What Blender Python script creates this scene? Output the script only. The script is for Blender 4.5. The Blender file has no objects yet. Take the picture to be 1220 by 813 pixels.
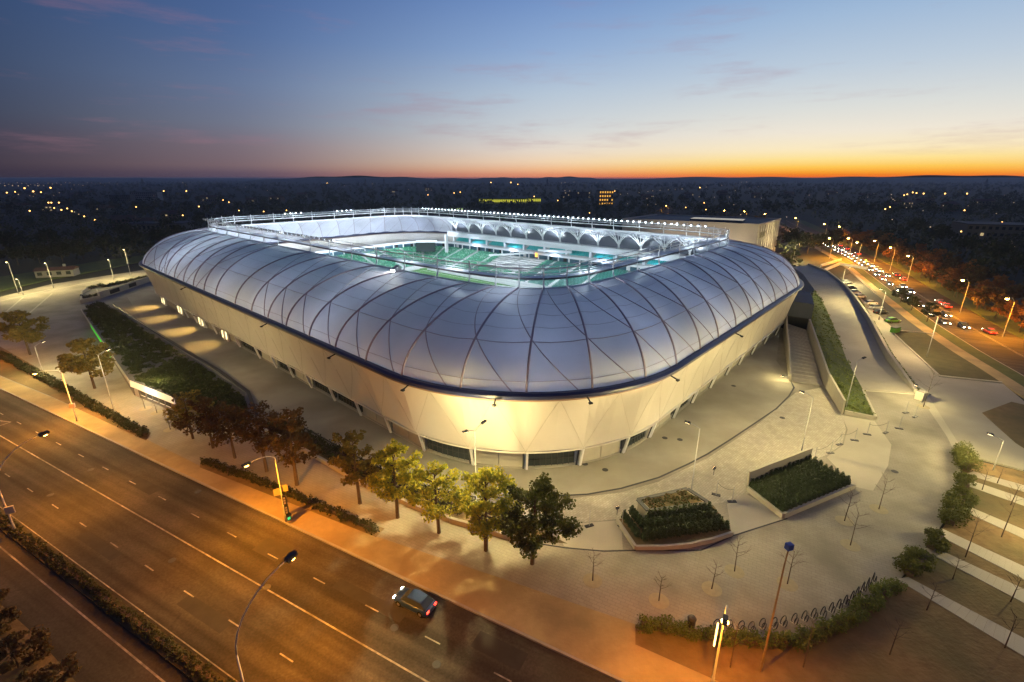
import bpy, math, random
import numpy as np
from mathutils import Vector, Matrix
random.seed(7)
RNG = np.random.default_rng(7)
S = bpy.context.scene
COL = S.collection
R = math.radians
PI = math.pi

# ------------------------------------------------------------------ camera
CAM_H = 40.0
PITCH = 18.65
cam = bpy.data.cameras.new("camera")
cam.sensor_width = 36.0
cam.lens = 17.0
cam.clip_start = 0.5
cam.clip_end = 30000
co = bpy.data.objects.new("camera", cam)
co.location = (0, 0, CAM_H)
co.rotation_euler = (R(90 - PITCH), 0, 0)
COL.objects.link(co)
S.camera = co
FPX = 1220 * 17 / 36.0

S.view_settings.view_transform = 'Standard'
S.view_settings.look = 'None'
S.view_settings.exposure = 0.0
S.view_settings.gamma = 1.0
S.cycles.max_bounces = 5
S.cycles.diffuse_bounces = 3
S.cycles.glossy_bounces = 2
S.cycles.transmission_bounces = 4
S.cycles.transparent_max_bounces = 6
S.cycles.sample_clamp_indirect = 4.0
S.cycles.sample_clamp_direct = 60.0
S.cycles.caustics_reflective = False
S.cycles.caustics_refractive = False
S.cycles.use_denoising = True
S.cycles.light_sampling_threshold = 0.004

# surveying: where a line of sight of the photograph meets a level z (metres)
def g(px, py, z=0.0):
    p = R(PITCH)
    u = (px - 610) / FPX
    v = (py - 406.5) / FPX
    dy = math.cos(p) - v * math.sin(p)
    dz = -math.sin(p) - v * math.cos(p)
    t = (z - CAM_H) / dz
    return Vector((u * t, dy * t, z))

def proj(P):
    p = R(PITCH)
    d = P[1] * math.cos(p) - (P[2] - CAM_H) * math.sin(p)
    up = P[1] * math.sin(p) + (P[2] - CAM_H) * math.cos(p)
    return 610 + FPX * P[0] / d, 406.5 - FPX * up / d

def height_of(px, py, top):
    b = g(px, py)
    lo, hi = 0.0, 39.0
    for _ in range(40):
        m = (lo + hi) / 2
        if proj((b.x, b.y, m))[1] > top: lo = m
        else: hi = m
    return lo

def lin(c):
    return tuple(((x / 255.0) / 12.92 if x <= 10 else (((x / 255.0) + 0.055) / 1.055) ** 2.4) for x in c)

# ------------------------------------------------------------------ sky (dusk, sun just set ahead to the right)
SUN_AZ = 35.0     # degrees to the right of the view axis
W = bpy.data.worlds.new("World")
S.world = W
W.use_nodes = True
nt = W.node_tree
nt.nodes.clear()
N = nt.nodes.new
def mathn(op, a, b=None, c=None, clamp=False):
    n = N('ShaderNodeMath'); n.operation = op; n.use_clamp = clamp
    for i, x in enumerate((a, b, c)):
        if x is None: continue
        if isinstance(x, (int, float)): n.inputs[i].default_value = x
        else: nt.links.new(x, n.inputs[i])
    return n.outputs[0]
tc = N('ShaderNodeTexCoord')
sep = N('ShaderNodeSeparateXYZ'); nt.links.new(tc.outputs['Generated'], sep.inputs[0])
zc = mathn('MAXIMUM', sep.outputs['Z'], 0.0)
elev = mathn('ARCSINE', zc)                                    # radians
elev_n = mathn('POWER', mathn('DIVIDE', elev, PI / 2), 0.5)    # 0..1, stretched at the horizon
hl = mathn('MAXIMUM', mathn('SQRT', mathn('ADD', mathn('MULTIPLY', sep.outputs['X'], sep.outputs['X']), mathn('MULTIPLY', sep.outputs['Y'], sep.outputs['Y']))), 1e-4)
dotp = mathn('DIVIDE', mathn('ADD', mathn('MULTIPLY', sep.outputs['X'], math.sin(R(SUN_AZ))), mathn('MULTIPLY', sep.outputs['Y'], math.cos(R(SUN_AZ)))), hl)
ang = mathn('MULTIPLY', mathn('ARCCOSINE', mathn('MINIMUM', mathn('MAXIMUM', dotp, -1.0), 1.0)), 180 / PI)
def ramp(stops):
    n = N('ShaderNodeValToRGB'); cr = n.color_ramp; cr.interpolation = 'EASE' if False else 'LINEAR'
    while len(cr.elements) > 1: cr.elements.remove(cr.elements[-1])
    for i, (e, c) in enumerate(stops):
        pos = math.sqrt(e / 90.0)
        el = cr.elements[0] if i == 0 else cr.elements.new(pos)
        el.position = pos; el.color = (*lin(c), 1)
    nt.links.new(elev_n, n.inputs[0])
    return n.outputs[0]
r0 = ramp([(0, (226, 92, 34)), (0.25, (242, 126, 38)), (0.55, (251, 164, 50)), (1.0, (255, 200, 86)), (1.7, (255, 226, 146)), (2.6, (252, 234, 192)), (4.1, (240, 231, 214)), (6.2, (220, 222, 218)), (9.5, (190, 205, 220)), (13.5, (160, 186, 216)), (17.5, (128, 162, 206)), (30, (72, 106, 164)), (90, (54, 70, 120))])
r1 = ramp([(0, (208, 122, 100)), (0.4, (226, 150, 116)), (0.9, (238, 184, 144)), (1.7, (240, 210, 180)), (3.0, (228, 216, 204)), (5.0, (206, 211, 214)), (8.5, (180, 197, 215)), (12.5, (142, 170, 210)), (17, (112, 144, 196)), (30, (64, 92, 152)), (90, (54, 70, 120))])
r2 = ramp([(0, (84, 72, 94)), (0.5, (106, 88, 104)), (1.2, (132, 110, 116)), (3.0, (132, 118, 128)), (5.0, (122, 128, 148)), (8.5, (108, 126, 160)), (12.5, (86, 112, 158)), (17, (70, 98, 150)), (30, (46, 68, 122)), (90, (54, 70, 120))])
r3 = ramp([(0, (40, 38, 54)), (0.8, (44, 41, 57)), (2.2, (46, 46, 64)), (4.5, (44, 52, 74)), (9, (42, 58, 88)), (14, (42, 61, 95)), (20, (42, 62, 100)), (35, (40, 56, 98)), (90, (54, 70, 120))])
def mapr(x, a, b):
    n = N('ShaderNodeMapRange'); n.interpolation_type = 'SMOOTHSTEP'
    nt.links.new(x, n.inputs[0]); n.inputs[1].default_value = a; n.inputs[2].default_value = b
    return n.outputs[0]
def mixc(f, a, b):
    n = N('ShaderNodeMix'); n.data_type = 'RGBA'
    if isinstance(f, (int, float)): n.inputs[0].default_value = f
    else: nt.links.new(f, n.inputs[0])
    for k, x in ((6, a), (7, b)):
        if isinstance(x, tuple): n.inputs[k].default_value = x
        else: nt.links.new(x, n.inputs[k])
    return n.outputs[2]
sky = mixc(mapr(ang, 52, 90), mixc(mapr(ang, 28, 65), mixc(mapr(ang, 3, 39), r0, r1), r2), r3)
# thin dusk clouds
mp = N('ShaderNodeMapping'); mp.inputs['Scale'].default_value = (2.2, 2.2, 17.0); mp.inputs['Rotation'].default_value = (0.0, 0.12, 0.0)
nt.links.new(tc.outputs['Generated'], mp.inputs[0])
nz = N('ShaderNodeTexNoise'); nz.inputs['Scale'].default_value = 2.1; nz.inputs['Detail'].default_value = 7; nz.inputs['Roughness'].default_value = 0.62
nt.links.new(mp.outputs[0], nz.inputs['Vector'])
cl = mathn('MULTIPLY', mapr(nz.outputs[0], 0.52, 0.74), mathn('MULTIPLY', mapr(elev, 0.015, 0.06), mapr(elev, 0.42, 0.16)))
cl = mathn('MULTIPLY', cl, 0.55)
sky = mixc(cl, sky, mixc(0.45, sky, (*lin((168, 118, 132)), 1)))
bg = N('ShaderNodeBackground'); nt.links.new(sky, bg.inputs[0]); bg.inputs[1].default_value = 1.0
wo = N('ShaderNodeOutputWorld'); nt.links.new(bg.outputs[0], wo.inputs[0])

# ------------------------------------------------------------------ materials
MATS = {}
def mat(name, c1, c2=None, scale=0.5, rough=0.8, bump=0.0, bscale=None, metal=0.0, emit=None, estr=0.0, island=None, detail=4, spec=0.3, transl=0.0, c3=None, scale3=0.03, coord='pos', amt3=(0.4, 0.7)):
    if name in MATS: return MATS[name]
    m = bpy.data.materials.new(name); m.use_nodes = True
    t = m.node_tree; bs = t.nodes['Principled BSDF']
    bs.inputs['Roughness'].default_value = rough
    bs.inputs['Metallic'].default_value = metal
    bs.inputs['Specular IOR Level'].default_value = spec
    bs.inputs['Base Color'].default_value = (*c1, 1)
    col = None
    geo = t.nodes.new('ShaderNodeNewGeometry')
    tcn = t.nodes.new('ShaderNodeTexCoord')
    pos = geo.outputs['Position'] if coord == 'pos' else tcn.outputs['Object']
    def mix(f, a, b):
        n = t.nodes.new('ShaderNodeMix'); n.data_type = 'RGBA'
        t.links.new(f, n.inputs[0])
        for k, x in ((6, a), (7, b)):
            if isinstance(x, tuple): n.inputs[k].default_value = x
            else: t.links.new(x, n.inputs[k])
        return n.outputs[2]
    def noise(sc, dt=4):
        n = t.nodes.new('ShaderNodeTexNoise'); n.inputs['Scale'].default_value = sc; n.inputs['Detail'].default_value = dt
        t.links.new(pos, n.inputs['Vector']); return n.outputs[0]
    def mr(x, a, b):
        n = t.nodes.new('ShaderNodeMapRange'); t.links.new(x, n.inputs[0]); n.inputs[1].default_value = a; n.inputs[2].default_value = b
        return n.outputs[0]
    if island is not None:
        rp = t.nodes.new('ShaderNodeValToRGB')
        cr = rp.color_ramp
        while len(cr.elements) > 1: cr.elements.remove(cr.elements[-1])
        for i, c in enumerate(island):
            el = cr.elements[0] if i == 0 else cr.elements.new(i / (len(island) - 1))
            el.position = i / (len(island) - 1); el.color = (*c, 1)
        t.links.new(geo.outputs['Random Per Island'], rp.inputs[0])
        col = rp.outputs[0]
    elif c2 is not None:
        col = mix(mr(noise(scale, detail), 0.3, 0.7), (*c1, 1), (*c2, 1))
    if c3 is not None:
        base = col if col is not None else (*c1, 1)
        col = mix(mr(noise(scale3, 5), *amt3), base, (*c3, 1))
    if col is not None: t.links.new(col, bs.inputs['Base Color'])
    if bump:
        b = t.nodes.new('ShaderNodeBump'); b.inputs['Strength'].default_value = bump; b.inputs['Distance'].default_value = 0.1
        t.links.new(noise(bscale or scale * 4), b.inputs['Height']); t.links.new(b.outputs[0], bs.inputs['Normal'])
    if emit is not None:
        bs.inputs['Emission Color'].default_value = (*emit, 1); bs.inputs['Emission Strength'].default_value = estr
    if transl:
        tr = t.nodes.new('ShaderNodeBsdfTranslucent')
        if col is not None: t.links.new(col, tr.inputs[0])
        else: tr.inputs[0].default_value = (*c1, 1)
        mx = t.nodes.new('ShaderNodeMixShader'); mx.inputs[0].default_value = transl
        out = t.nodes['Material Output']
        t.links.new(bs.outputs[0], mx.inputs[1]); t.links.new(tr.outputs[0], mx.inputs[2]); t.links.new(mx.outputs[0], out.inputs[0])
    MATS[name] = m
    m['tree_ready'] = 1
    return m

def asphalt_mat(name, ang):
    """Worn asphalt: tyre-darkened streaks along the lanes, blotches, fine grain, hairline cracks."""
    m = bpy.data.materials.new(name); m.use_nodes = True
    t = m.node_tree; bs = t.nodes['Principled BSDF']; bs.inputs['Roughness'].default_value = 0.82; bs.inputs['Specular IOR Level'].default_value = 0.15
    L = t.links.new
    geo = t.nodes.new('ShaderNodeNewGeometry')
    mp = t.nodes.new('ShaderNodeMapping'); mp.vector_type = 'POINT'; mp.inputs['Rotation'].default_value = (0, 0, -ang); L(geo.outputs['Position'], mp.inputs[0])
    mp2 = t.nodes.new('ShaderNodeMapping'); mp2.inputs['Scale'].default_value = (0.02, 0.75, 1); L(mp.outputs[0], mp2.inputs[0])
    def noise(vec, sc, d=5, dist=0.0):
        n = t.nodes.new('ShaderNodeTexNoise'); n.inputs['Scale'].default_value = sc; n.inputs['Detail'].default_value = d; n.inputs['Distortion'].default_value = dist; L(vec, n.inputs['Vector']); return n.outputs[0]
    def rmp(x, a, b, c=0.0, d=1.0):
        n = t.nodes.new('ShaderNodeMapRange'); L(x, n.inputs[0])
        for i, v in enumerate((a, b, c, d)): n.inputs[1 + i].default_value = v
        return n.outputs[0]
    def mul(a, b):
        n = t.nodes.new('ShaderNodeMath'); n.operation = 'MULTIPLY'; L(a, n.inputs[0]); L(b, n.inputs[1]); return n.outputs[0]
    streak = rmp(noise(mp2.outputs[0], 1.0, 3), 0.35, 0.65, 0.62, 1.25)
    blot = rmp(noise(geo.outputs['Position'], 0.13, 6), 0.35, 0.68, 0.68, 1.2)
    grain = rmp(noise(geo.outputs['Position'], 5.0, 3), 0.3, 0.7, 0.8, 1.2)
    vo = t.nodes.new('ShaderNodeTexVoronoi'); vo.feature = 'DISTANCE_TO_EDGE'; vo.inputs['Scale'].default_value = 0.11
    wn = t.nodes.new('ShaderNodeTexNoise'); wn.inputs['Scale'].default_value = 0.5; wn.inputs['Detail'].default_value = 5; L(geo.outputs['Position'], wn.inputs['Vector'])
    ad = t.nodes.new('ShaderNodeMix'); ad.data_type = 'VECTOR'; ad.inputs[0].default_value = 0.82; L(wn.outputs['Color'], ad.inputs[4]); L(geo.outputs['Position'], ad.inputs[5]); L(ad.outputs[1], vo.inputs['Vector'])
    crack = rmp(vo.outputs[0], 0.0008, 0.003, 0.80, 1.0)
    f = mul(mul(streak, blot), mul(grain, crack))
    hsv = t.nodes.new('ShaderNodeMix'); hsv.data_type = 'RGBA'; hsv.blend_type = 'MULTIPLY'; hsv.inputs[0].default_value = 1.0; hsv.inputs[6].default_value = (0.056, 0.049, 0.041, 1); L(f, hsv.inputs[7])
    L(hsv.outputs[2], bs.inputs['Base Color'])
    bp = t.nodes.new('ShaderNodeBump'); bp.inputs['Strength'].default_value = 0.25; bp.inputs['Distance'].default_value = 0.05; L(noise(geo.outputs['Position'], 9.0, 3), bp.inputs['Height']); L(bp.outputs[0], bs.inputs['Normal'])
    return m
M_asphalt = asphalt_mat('asphalt', math.radians(-27.3))
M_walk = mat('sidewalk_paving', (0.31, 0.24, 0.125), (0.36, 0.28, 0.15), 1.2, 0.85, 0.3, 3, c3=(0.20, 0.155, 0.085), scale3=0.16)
M_mark = mat('road_paint', (0.42, 0.39, 0.34), (0.16, 0.15, 0.13), 1.8, 0.8, c3=(0.10, 0.095, 0.085), scale3=0.35)
M_kerb = mat('kerb_stone', (0.32, 0.30, 0.28), (0.25, 0.24, 0.22), 0.8, 0.85)
M_conc = mat('smooth_concrete', (0.42, 0.39, 0.34), (0.36, 0.335, 0.29), 0.35, 0.85, 0.1, 2)
M_white = mat('white_metal', (0.75, 0.76, 0.78), None, rough=0.45)
M_steel = mat('galvanised_steel', (0.42, 0.42, 0.42), (0.35, 0.35, 0.36), 2, 0.5, metal=0.3)
M_dark = mat('dark_metal', (0.03, 0.03, 0.035), None, rough=0.5)
M_black = mat('black_metal', (0.012, 0.012, 0.014), None, rough=0.45)
M_bark = mat('bark', (0.07, 0.05, 0.035), (0.11, 0.08, 0.055), 3, 0.9, coord='obj')
M_soil = mat('bare_soil', (0.14, 0.088, 0.040), (0.20, 0.135, 0.065), 0.9, 0.95, 0.9, 2.5, c3=(0.085, 0.078, 0.036), scale3=0.12, detail=8)
M_terrain = mat('terrain', (0.024, 0.026, 0.020), (0.032, 0.032, 0.024), 0.02, 0.95, c3=(0.022, 0.024, 0.020), scale3=0.006)
M_grass = mat('grass', (0.050, 0.075, 0.022), (0.080, 0.100, 0.035), 0.5, 0.95, 0.5, 4)
M_glass = mat('dark_glass', (0.035, 0.045, 0.05), None, rough=0.08, spec=0.8)

def brick_mat(name, cA, cB, cm, bw, bh, rot=0.0, rough=0.85, c3=None, scale3=0.05, bias=0.0):
    """Paving laid in courses: each stone its own tone, recessed joints."""
    m = bpy.data.materials.new(name); m.use_nodes = True
    t = m.node_tree; bs = t.nodes['Principled BSDF']; bs.inputs['Roughness'].default_value = rough; bs.inputs['Specular IOR Level'].default_value = 0.3
    geo = t.nodes.new('ShaderNodeNewGeometry')
    mp = t.nodes.new('ShaderNodeMapping'); mp.inputs['Rotation'].default_value = (0, 0, rot); t.links.new(geo.outputs['Position'], mp.inputs[0])
    nz = t.nodes.new('ShaderNodeTexNoise'); nz.inputs['Scale'].default_value = 0.9; nz.inputs['Detail'].default_value = 3
    t.links.new(geo.outputs['Position'], nz.inputs['Vector'])
    b = t.nodes.new('ShaderNodeTexBrick'); t.links.new(mp.outputs[0], b.inputs['Vector'])
    b.inputs['Color1'].default_value = (*cA, 1); b.inputs['Color2'].default_value = (*cB, 1); b.inputs['Mortar'].default_value = (*cm, 1)
    b.inputs['Scale'].default_value = 1.0; b.inputs['Brick Width'].default_value = bw; b.inputs['Row Height'].default_value = bh
    b.inputs['Mortar Size'].default_value = 0.03; b.inputs['Bias'].default_value = bias
    col = b.outputs['Color']
    if c3:
        n2 = t.nodes.new('ShaderNodeTexNoise'); n2.inputs['Scale'].default_value = scale3; n2.inputs['Detail'].default_value = 6
        t.links.new(geo.outputs['Position'], n2.inputs['Vector'])
        mr = t.nodes.new('ShaderNodeMapRange'); t.links.new(n2.outputs[0], mr.inputs[0]); mr.inputs[1].default_value = 0.42; mr.inputs[2].default_value = 0.68; mr.inputs[4].default_value = 0.75
        mx = t.nodes.new('ShaderNodeMix'); mx.data_type = 'RGBA'; t.links.new(mr.outputs[0], mx.inputs[0]); t.links.new(col, mx.inputs[6]); mx.inputs[7].default_value = (*c3, 1)
        col = mx.outputs[2]
    t.links.new(col, bs.inputs['Base Color'])
    bp = t.nodes.new('ShaderNodeBump'); bp.inputs['Strength'].default_value = 0.35; bp.inputs['Distance'].default_value = 0.05
    t.links.new(b.outputs['Fac'], bp.inputs['Height']); bp.invert = True; t.links.new(bp.outputs[0], bs.inputs['Normal'])
    return m
M_plaza = brick_mat('plaza_paving', (0.28, 0.255, 0.22), (0.305, 0.278, 0.24), (0.24, 0.22, 0.19), 0.8, 0.4, 0.5, c3=(0.165, 0.148, 0.122), scale3=0.16)
M_cobble = brick_mat('cobble_paving', (0.39, 0.355, 0.30), (0.49, 0.45, 0.385), (0.33, 0.30, 0.25), 0.55, 0.3, -0.72, c3=(0.32, 0.29, 0.245), scale3=0.7)
M_inner = mat('inner_walkway_concrete', (0.37, 0.345, 0.295), (0.33, 0.305, 0.26), 0.18, 0.85, 0.08, 2, c3=(0.25, 0.228, 0.19), scale3=0.09)
M_light = mat('light_concrete_paving', (0.44, 0.40, 0.34), (0.39, 0.36, 0.30), 0.3, 0.85, 0.1, 3, c3=(0.34, 0.31, 0.26), scale3=0.08)

# ------------------------------------------------------------------ mesh builder
class MB:
    def __init__(self): self.v = []; self.f = []
    def add(self, vs, fs):
        o = len(self.v); self.v.extend([tuple(x) for x in vs]); self.f.extend([tuple(i + o for i in q) for q in fs]); return self
    def box(self, c, s, rz=0.0, M=None):
        hx, hy, hz = s[0] / 2, s[1] / 2, s[2] / 2
        vs = [Vector((x, y, z)) for z in (-hz, hz) for y in (-hy, hy) for x in (-hx, hx)]
        if M is None: M = Matrix.Rotation(rz, 3, 'Z')
        vs = [M @ v + Vector(c) for v in vs]
        return self.add(vs, [(0, 2, 3, 1), (4, 5, 7, 6), (0, 1, 5, 4), (2, 6, 7, 3), (0, 4, 6, 2), (1, 3, 7, 5)])
    def beam(self, a, b, w, h, up=(0, 0, 1)):
        a = Vector(a); b = Vector(b); d = b - a; L = d.length
        if L < 1e-6: return self
        x = d / L; y = Vector(up).cross(x)
        if y.length < 1e-4: y = Vector((0, 1, 0)).cross(x)
        y.normalize(); z = x.cross(y)
        M = Matrix((x, y, z)).transposed()
        return self.box((a + b) / 2, (L, w, h), M=M)
    def prism(self, poly, z0, z1):
        n = len(poly)
        zz0 = z0 if isinstance(z0, (list, tuple)) else [z0] * n
        zz1 = z1 if isinstance(z1, (list, tuple)) else [z1] * n
        ar = sum(poly[i][0] * poly[(i + 1) % n][1] - poly[(i + 1) % n][0] * poly[i][1] for i in range(n))
        idx = list(range(n)) if ar > 0 else list(range(n))[::-1]
        vs = [(poly[i][0], poly[i][1], zz0[i]) for i in idx] + [(poly[i][0], poly[i][1], zz1[i]) for i in idx]
        fs = [tuple(range(n))[::-1], tuple(range(n, 2 * n))] + [(i, (i + 1) % n, n + (i + 1) % n, n + i) for i in range(n)]
        return self.add(vs, fs)
    def tube(self, pts, rad, n=6, cap=True):
        pts = [Vector(p) for p in pts]
        rs = rad if isinstance(rad, (list, tuple)) else [rad] * len(pts)
        o = len(self.v); k = len(pts)
        ref = None
        for i, p in enumerate(pts):
            d = (pts[min(i + 1, k - 1)] - pts[max(i - 1, 0)])
            if d.length < 1e-9: d = Vector((0, 0, 1))
            d.normalize()
            if ref is None:
                ref = d.orthogonal().normalized()
            else:
                ref = (ref - d * ref.dot(d))
                ref = ref.normalized() if ref.length > 1e-5 else d.orthogonal().normalized()
            b = d.cross(ref)
            for j in range(n):
                a = 2 * PI * j / n
                self.v.append(tuple(p + (ref * math.cos(a) + b * math.sin(a)) * rs[i]))
        for i in range(k - 1):
            for j in range(n):
                self.f.append((o + i * n + j, o + i * n + (j + 1) % n, o + (i + 1) * n + (j + 1) % n, o + (i + 1) * n + j))
        if cap:
            self.f.append(tuple(o + j for j in range(n))[::-1]); self.f.append(tuple(o + (k - 1) * n + j for j in range(n)))
        return self
    def ring(self, loop, rad, n=6):
        pts = [Vector(p) for p in loop]; k = len(pts); o = len(self.v)
        for i, p in enumerate(pts):
            d = (pts[(i + 1) % k] - pts[i - 1]).normalized()
            r_ = d.cross(Vector((0, 0, 1))).normalized(); u = Vector((0, 0, 1))
            for j in range(n):
                a = 2 * PI * j / n; self.v.append(tuple(p + (r_ * math.cos(a) + u * math.sin(a)) * rad))
        for i in range(k):
            for j in range(n):
                self.f.append((o + i * n + j, o + i * n + (j + 1) % n, o + ((i + 1) % k) * n + (j + 1) % n, o + ((i + 1) % k) * n + j))
        return self
    def lathe(self, prof, n=10, c=(0, 0, 0)):
        o = len(self.v); k = len(prof)
        for (r, z) in prof:
            for j in range(n):
                a = 2 * PI * j / n; self.v.append((c[0] + r * math.cos(a), c[1] + r * math.sin(a), c[2] + z))
        for i in range(k - 1):
            for j in range(n):
                self.f.append((o + i * n + j, o + i * n + (j + 1) % n, o + (i + 1) * n + (j + 1) % n, o + (i + 1) * n + j))
        return self
    def grid(self, P):     # P[i][j] points
        o = len(self.v); a = len(P); b = len(P[0])
        for row in P: self.v.extend([tuple(x) for x in row])
        for i in range(a - 1):
            for j in range(b - 1):
                self.f.append((o + i * b + j, o + (i + 1) * b + j, o + (i + 1) * b + j + 1, o + i * b + j + 1))
        return self
    def mesh(self, name, m, smooth=False):
        me = bpy.data.meshes.new(name)
        me.from_pydata(self.v, [], self.f)
        if m: me.materials.append(m)
        if smooth: me.shade_smooth()
        me.update()
        return me

def link(name, me, parent=None, loc=None, rz=None):
    o = bpy.data.objects.new(name, me); COL.objects.link(o)
    if parent is not None: o.parent = parent
    if loc is not None: o.location = loc
    if rz is not None: o.rotation_euler = (0, 0, rz)
    return o
def part(name, mb, m, parent, smooth=False, kind=None):
    o = link(name, mb.mesh(name, m, smooth), parent)
    if kind: o['kind'] = kind
    return o
def tag(o, label, cat, group=None):
    o['label'] = label; o['category'] = cat
    if group: o['group'] = group
    return o
def thing(name, label, cat, loc=(0, 0, 0), rz=0.0, group=None):
    o = bpy.data.objects.new(name, None); COL.objects.link(o)
    o.location = loc; o.rotation_euler = (0, 0, rz); o.empty_display_size = 0.5
    return tag(o, label, cat, group)
def struct(name, mb, m, kind='structure', smooth=False):
    o = link(name, mb.mesh(name, m, smooth)); o['kind'] = kind; return o
def dup(root, loc, rz=0.0, label=None, scale=None):
    r = root.copy(); COL.objects.link(r); r.location = loc; r.rotation_euler = (0, 0, rz)
    if label: r['label'] = label
    if scale: r.scale = (scale, scale, scale) if isinstance(scale, (int, float)) else scale
    for ch in list(root.children):
        c = ch.copy(); COL.objects.link(c); c.parent = r
        for k in list(ch.children):
            d = k.copy(); COL.objects.link(d); d.parent = c
    return r
def area(name, loc, power, color, size=0.5, direction=(0, 0, -1), spread=160, parent=None):
    l = bpy.data.lights.new(name, 'AREA'); l.shape = 'DISK'; l.size = size; l.energy = power; l.color = color; l.spread = R(spread)
    o = bpy.data.objects.new(name, l); COL.objects.link(o); o.location = loc
    o.rotation_euler = Vector(direction).to_track_quat('-Z', 'Y').to_euler()
    if parent is not None: o.parent = parent
    return o
def omni(name, loc, power, color, r=0.1, parent=None):
    l = bpy.data.lights.new(name, 'POINT'); l.energy = power; l.color = color; l.shadow_soft_size = r
    o = bpy.data.objects.new(name, l); COL.objects.link(o); o.location = loc
    if parent is not None: o.parent = parent
    return o
SODIUM = (1.0, 0.345, 0.012)
WARM = (1.0, 0.80, 0.33)
COLD = (0.80, 0.92, 1.0)

# ------------------------------------------------------------------ STADIUM
ST_C = Vector((-23.6, 159.0, 0)); ST_PH = -0.73
def memb(name, c, tr, rough=0.45):
    return mat(name, c, tuple(x * 0.9 for x in c), 0.25, rough, 0.06, 1.5, transl=tr, spec=0.35)
M_memb = memb('roof_membrane', (0.64, 0.645, 0.71), 0.30)
M_cone = mat('facade_membrane', (0.60, 0.555, 0.50), (0.55, 0.51, 0.46), 0.12, 0.5, 0.05, 1.0, spec=0.3)
M_rib = mat('rib_steel', (0.36, 0.30, 0.34), None, rough=0.5)
M_belt = mat('gutter_navy', (0.020, 0.026, 0.085), None, rough=0.35, spec=0.5)
M_belt2 = mat('gutter_lip_copper', (0.30, 0.20, 0.16), None, rough=0.5)  # brown of light falling off below the gutter, put into the colour
M_tube = mat('ring_tube_steel', (0.16, 0.14, 0.15), None, rough=0.45)
M_seam = mat('facade_seam', (0.40, 0.35, 0.30), None, rough=0.6)
M_wallp = mat('facade_concrete', (0.42, 0.39, 0.33), (0.37, 0.345, 0.30), 0.6, 0.8, 0.1, 3)
M_seatconc = mat('stand_concrete', (0.52, 0.53, 0.53), (0.45, 0.46, 0.46), 0.7, 0.8)
M_pitch = mat('pitch_turf', (0.035, 0.10, 0.025), (0.05, 0.13, 0.03), 0.3, 0.95, 0.4, 6)
M_blueglass = mat('lounge_glass', (0.05, 0.11, 0.16), (0.10, 0.20, 0.26), 0.4, 0.12, spec=0.7)
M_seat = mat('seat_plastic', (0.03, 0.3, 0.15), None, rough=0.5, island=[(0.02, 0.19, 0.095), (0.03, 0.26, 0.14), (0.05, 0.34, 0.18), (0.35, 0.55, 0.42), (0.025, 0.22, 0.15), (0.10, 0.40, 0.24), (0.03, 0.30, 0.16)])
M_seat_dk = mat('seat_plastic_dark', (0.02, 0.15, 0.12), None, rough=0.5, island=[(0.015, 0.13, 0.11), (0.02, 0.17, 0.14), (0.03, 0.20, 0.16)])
M_seat_w = mat('seat_plastic_white', (0.75, 0.75, 0.75), None, rough=0.5)
M_seat_t = mat('seat_plastic_teal', (0.02, 0.42, 0.42), None, rough=0.5, island=[(0.015, 0.36, 0.36), (0.02, 0.45, 0.44), (0.03, 0.40, 0.42)])
M_lens = mat('floodlight_lens', (0.8, 0.8, 0.8), None, emit=COLD, estr=14)

stad = thing('football_stadium', 'huge pale membrane clad football stadium with open lit bowl', 'stadium', ST_C, ST_PH)
def s2w(x, y, z=0):
    c, s = math.cos(ST_PH), math.sin(ST_PH)
    return Vector((ST_C.x + x * c - y * s, ST_C.y + x * s + y * c, z))
def w2s(p):
    c, s = math.cos(ST_PH), math.sin(ST_PH); dx, dy = p[0] - ST_C.x, p[1] - ST_C.y
    return Vector((dx * c + dy * s, -dx * s + dy * c, p[2] if len(p) > 2 else 0))

class Loop:
    """A closed plan curve, parametrised by length from its first point, counter-clockwise."""
    def __init__(self, pts):
        self.p = np.array(pts, float)
        d = np.linalg.norm(np.roll(self.p, -1, 0) - self.p, axis=1)
        self.s = np.concatenate([[0], np.cumsum(d)]); self.L = self.s[-1]
        tg = np.roll(self.p, -1, 0) - np.roll(self.p, 1, 0); tg /= np.linalg.norm(tg, axis=1)[:, None]
        self.nrm = np.stack([tg[:, 1], -tg[:, 0]], 1)      # outward
        self.pc = np.vstack([self.p, self.p[:1]]); self.nc = np.vstack([self.nrm, self.nrm[:1]])
    def at(self, s, d=0.0):      # d metres inward
        s = s % self.L
        i = min(np.searchsorted(self.s, s, 'right') - 1, len(self.p) - 1)
        f = (s - self.s[i]) / max(self.s[i + 1] - self.s[i], 1e-9)
        q = self.pc[i] * (1 - f) + self.pc[i + 1] * f; n = self.nc[i] * (1 - f) + self.nc[i + 1] * f; n /= np.linalg.norm(n)
        return q - n * d
    def near(self, x, y):
        k = np.argmin((self.p[:, 0] - x) ** 2 + (self.p[:, 1] - y) ** 2); return self.s[k]
def rrect(a, b, r, n=48):
    pts = []
    for cx, cy, a0 in ((a - r, -(b - r), -PI / 2), (a - r, b - r, 0), (-(a - r), b - r, PI / 2), (-(a - r), -(b - r), PI)):
        for k in range(n + 1):
            t = a0 + PI / 2 * k / n; pts.append((cx + r * math.cos(t), cy + r * math.sin(t)))
    out = []
    for i, p in enumerate(pts):      # densify the straights
        q = pts[(i + 1) % len(pts)]; L = math.dist(p, q); m = max(1, int(L / 1.0))
        for k in range(m): out.append((p[0] + (q[0] - p[0]) * k / m, p[1] + (q[1] - p[1]) * k / m))
    return Loop(out)
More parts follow.
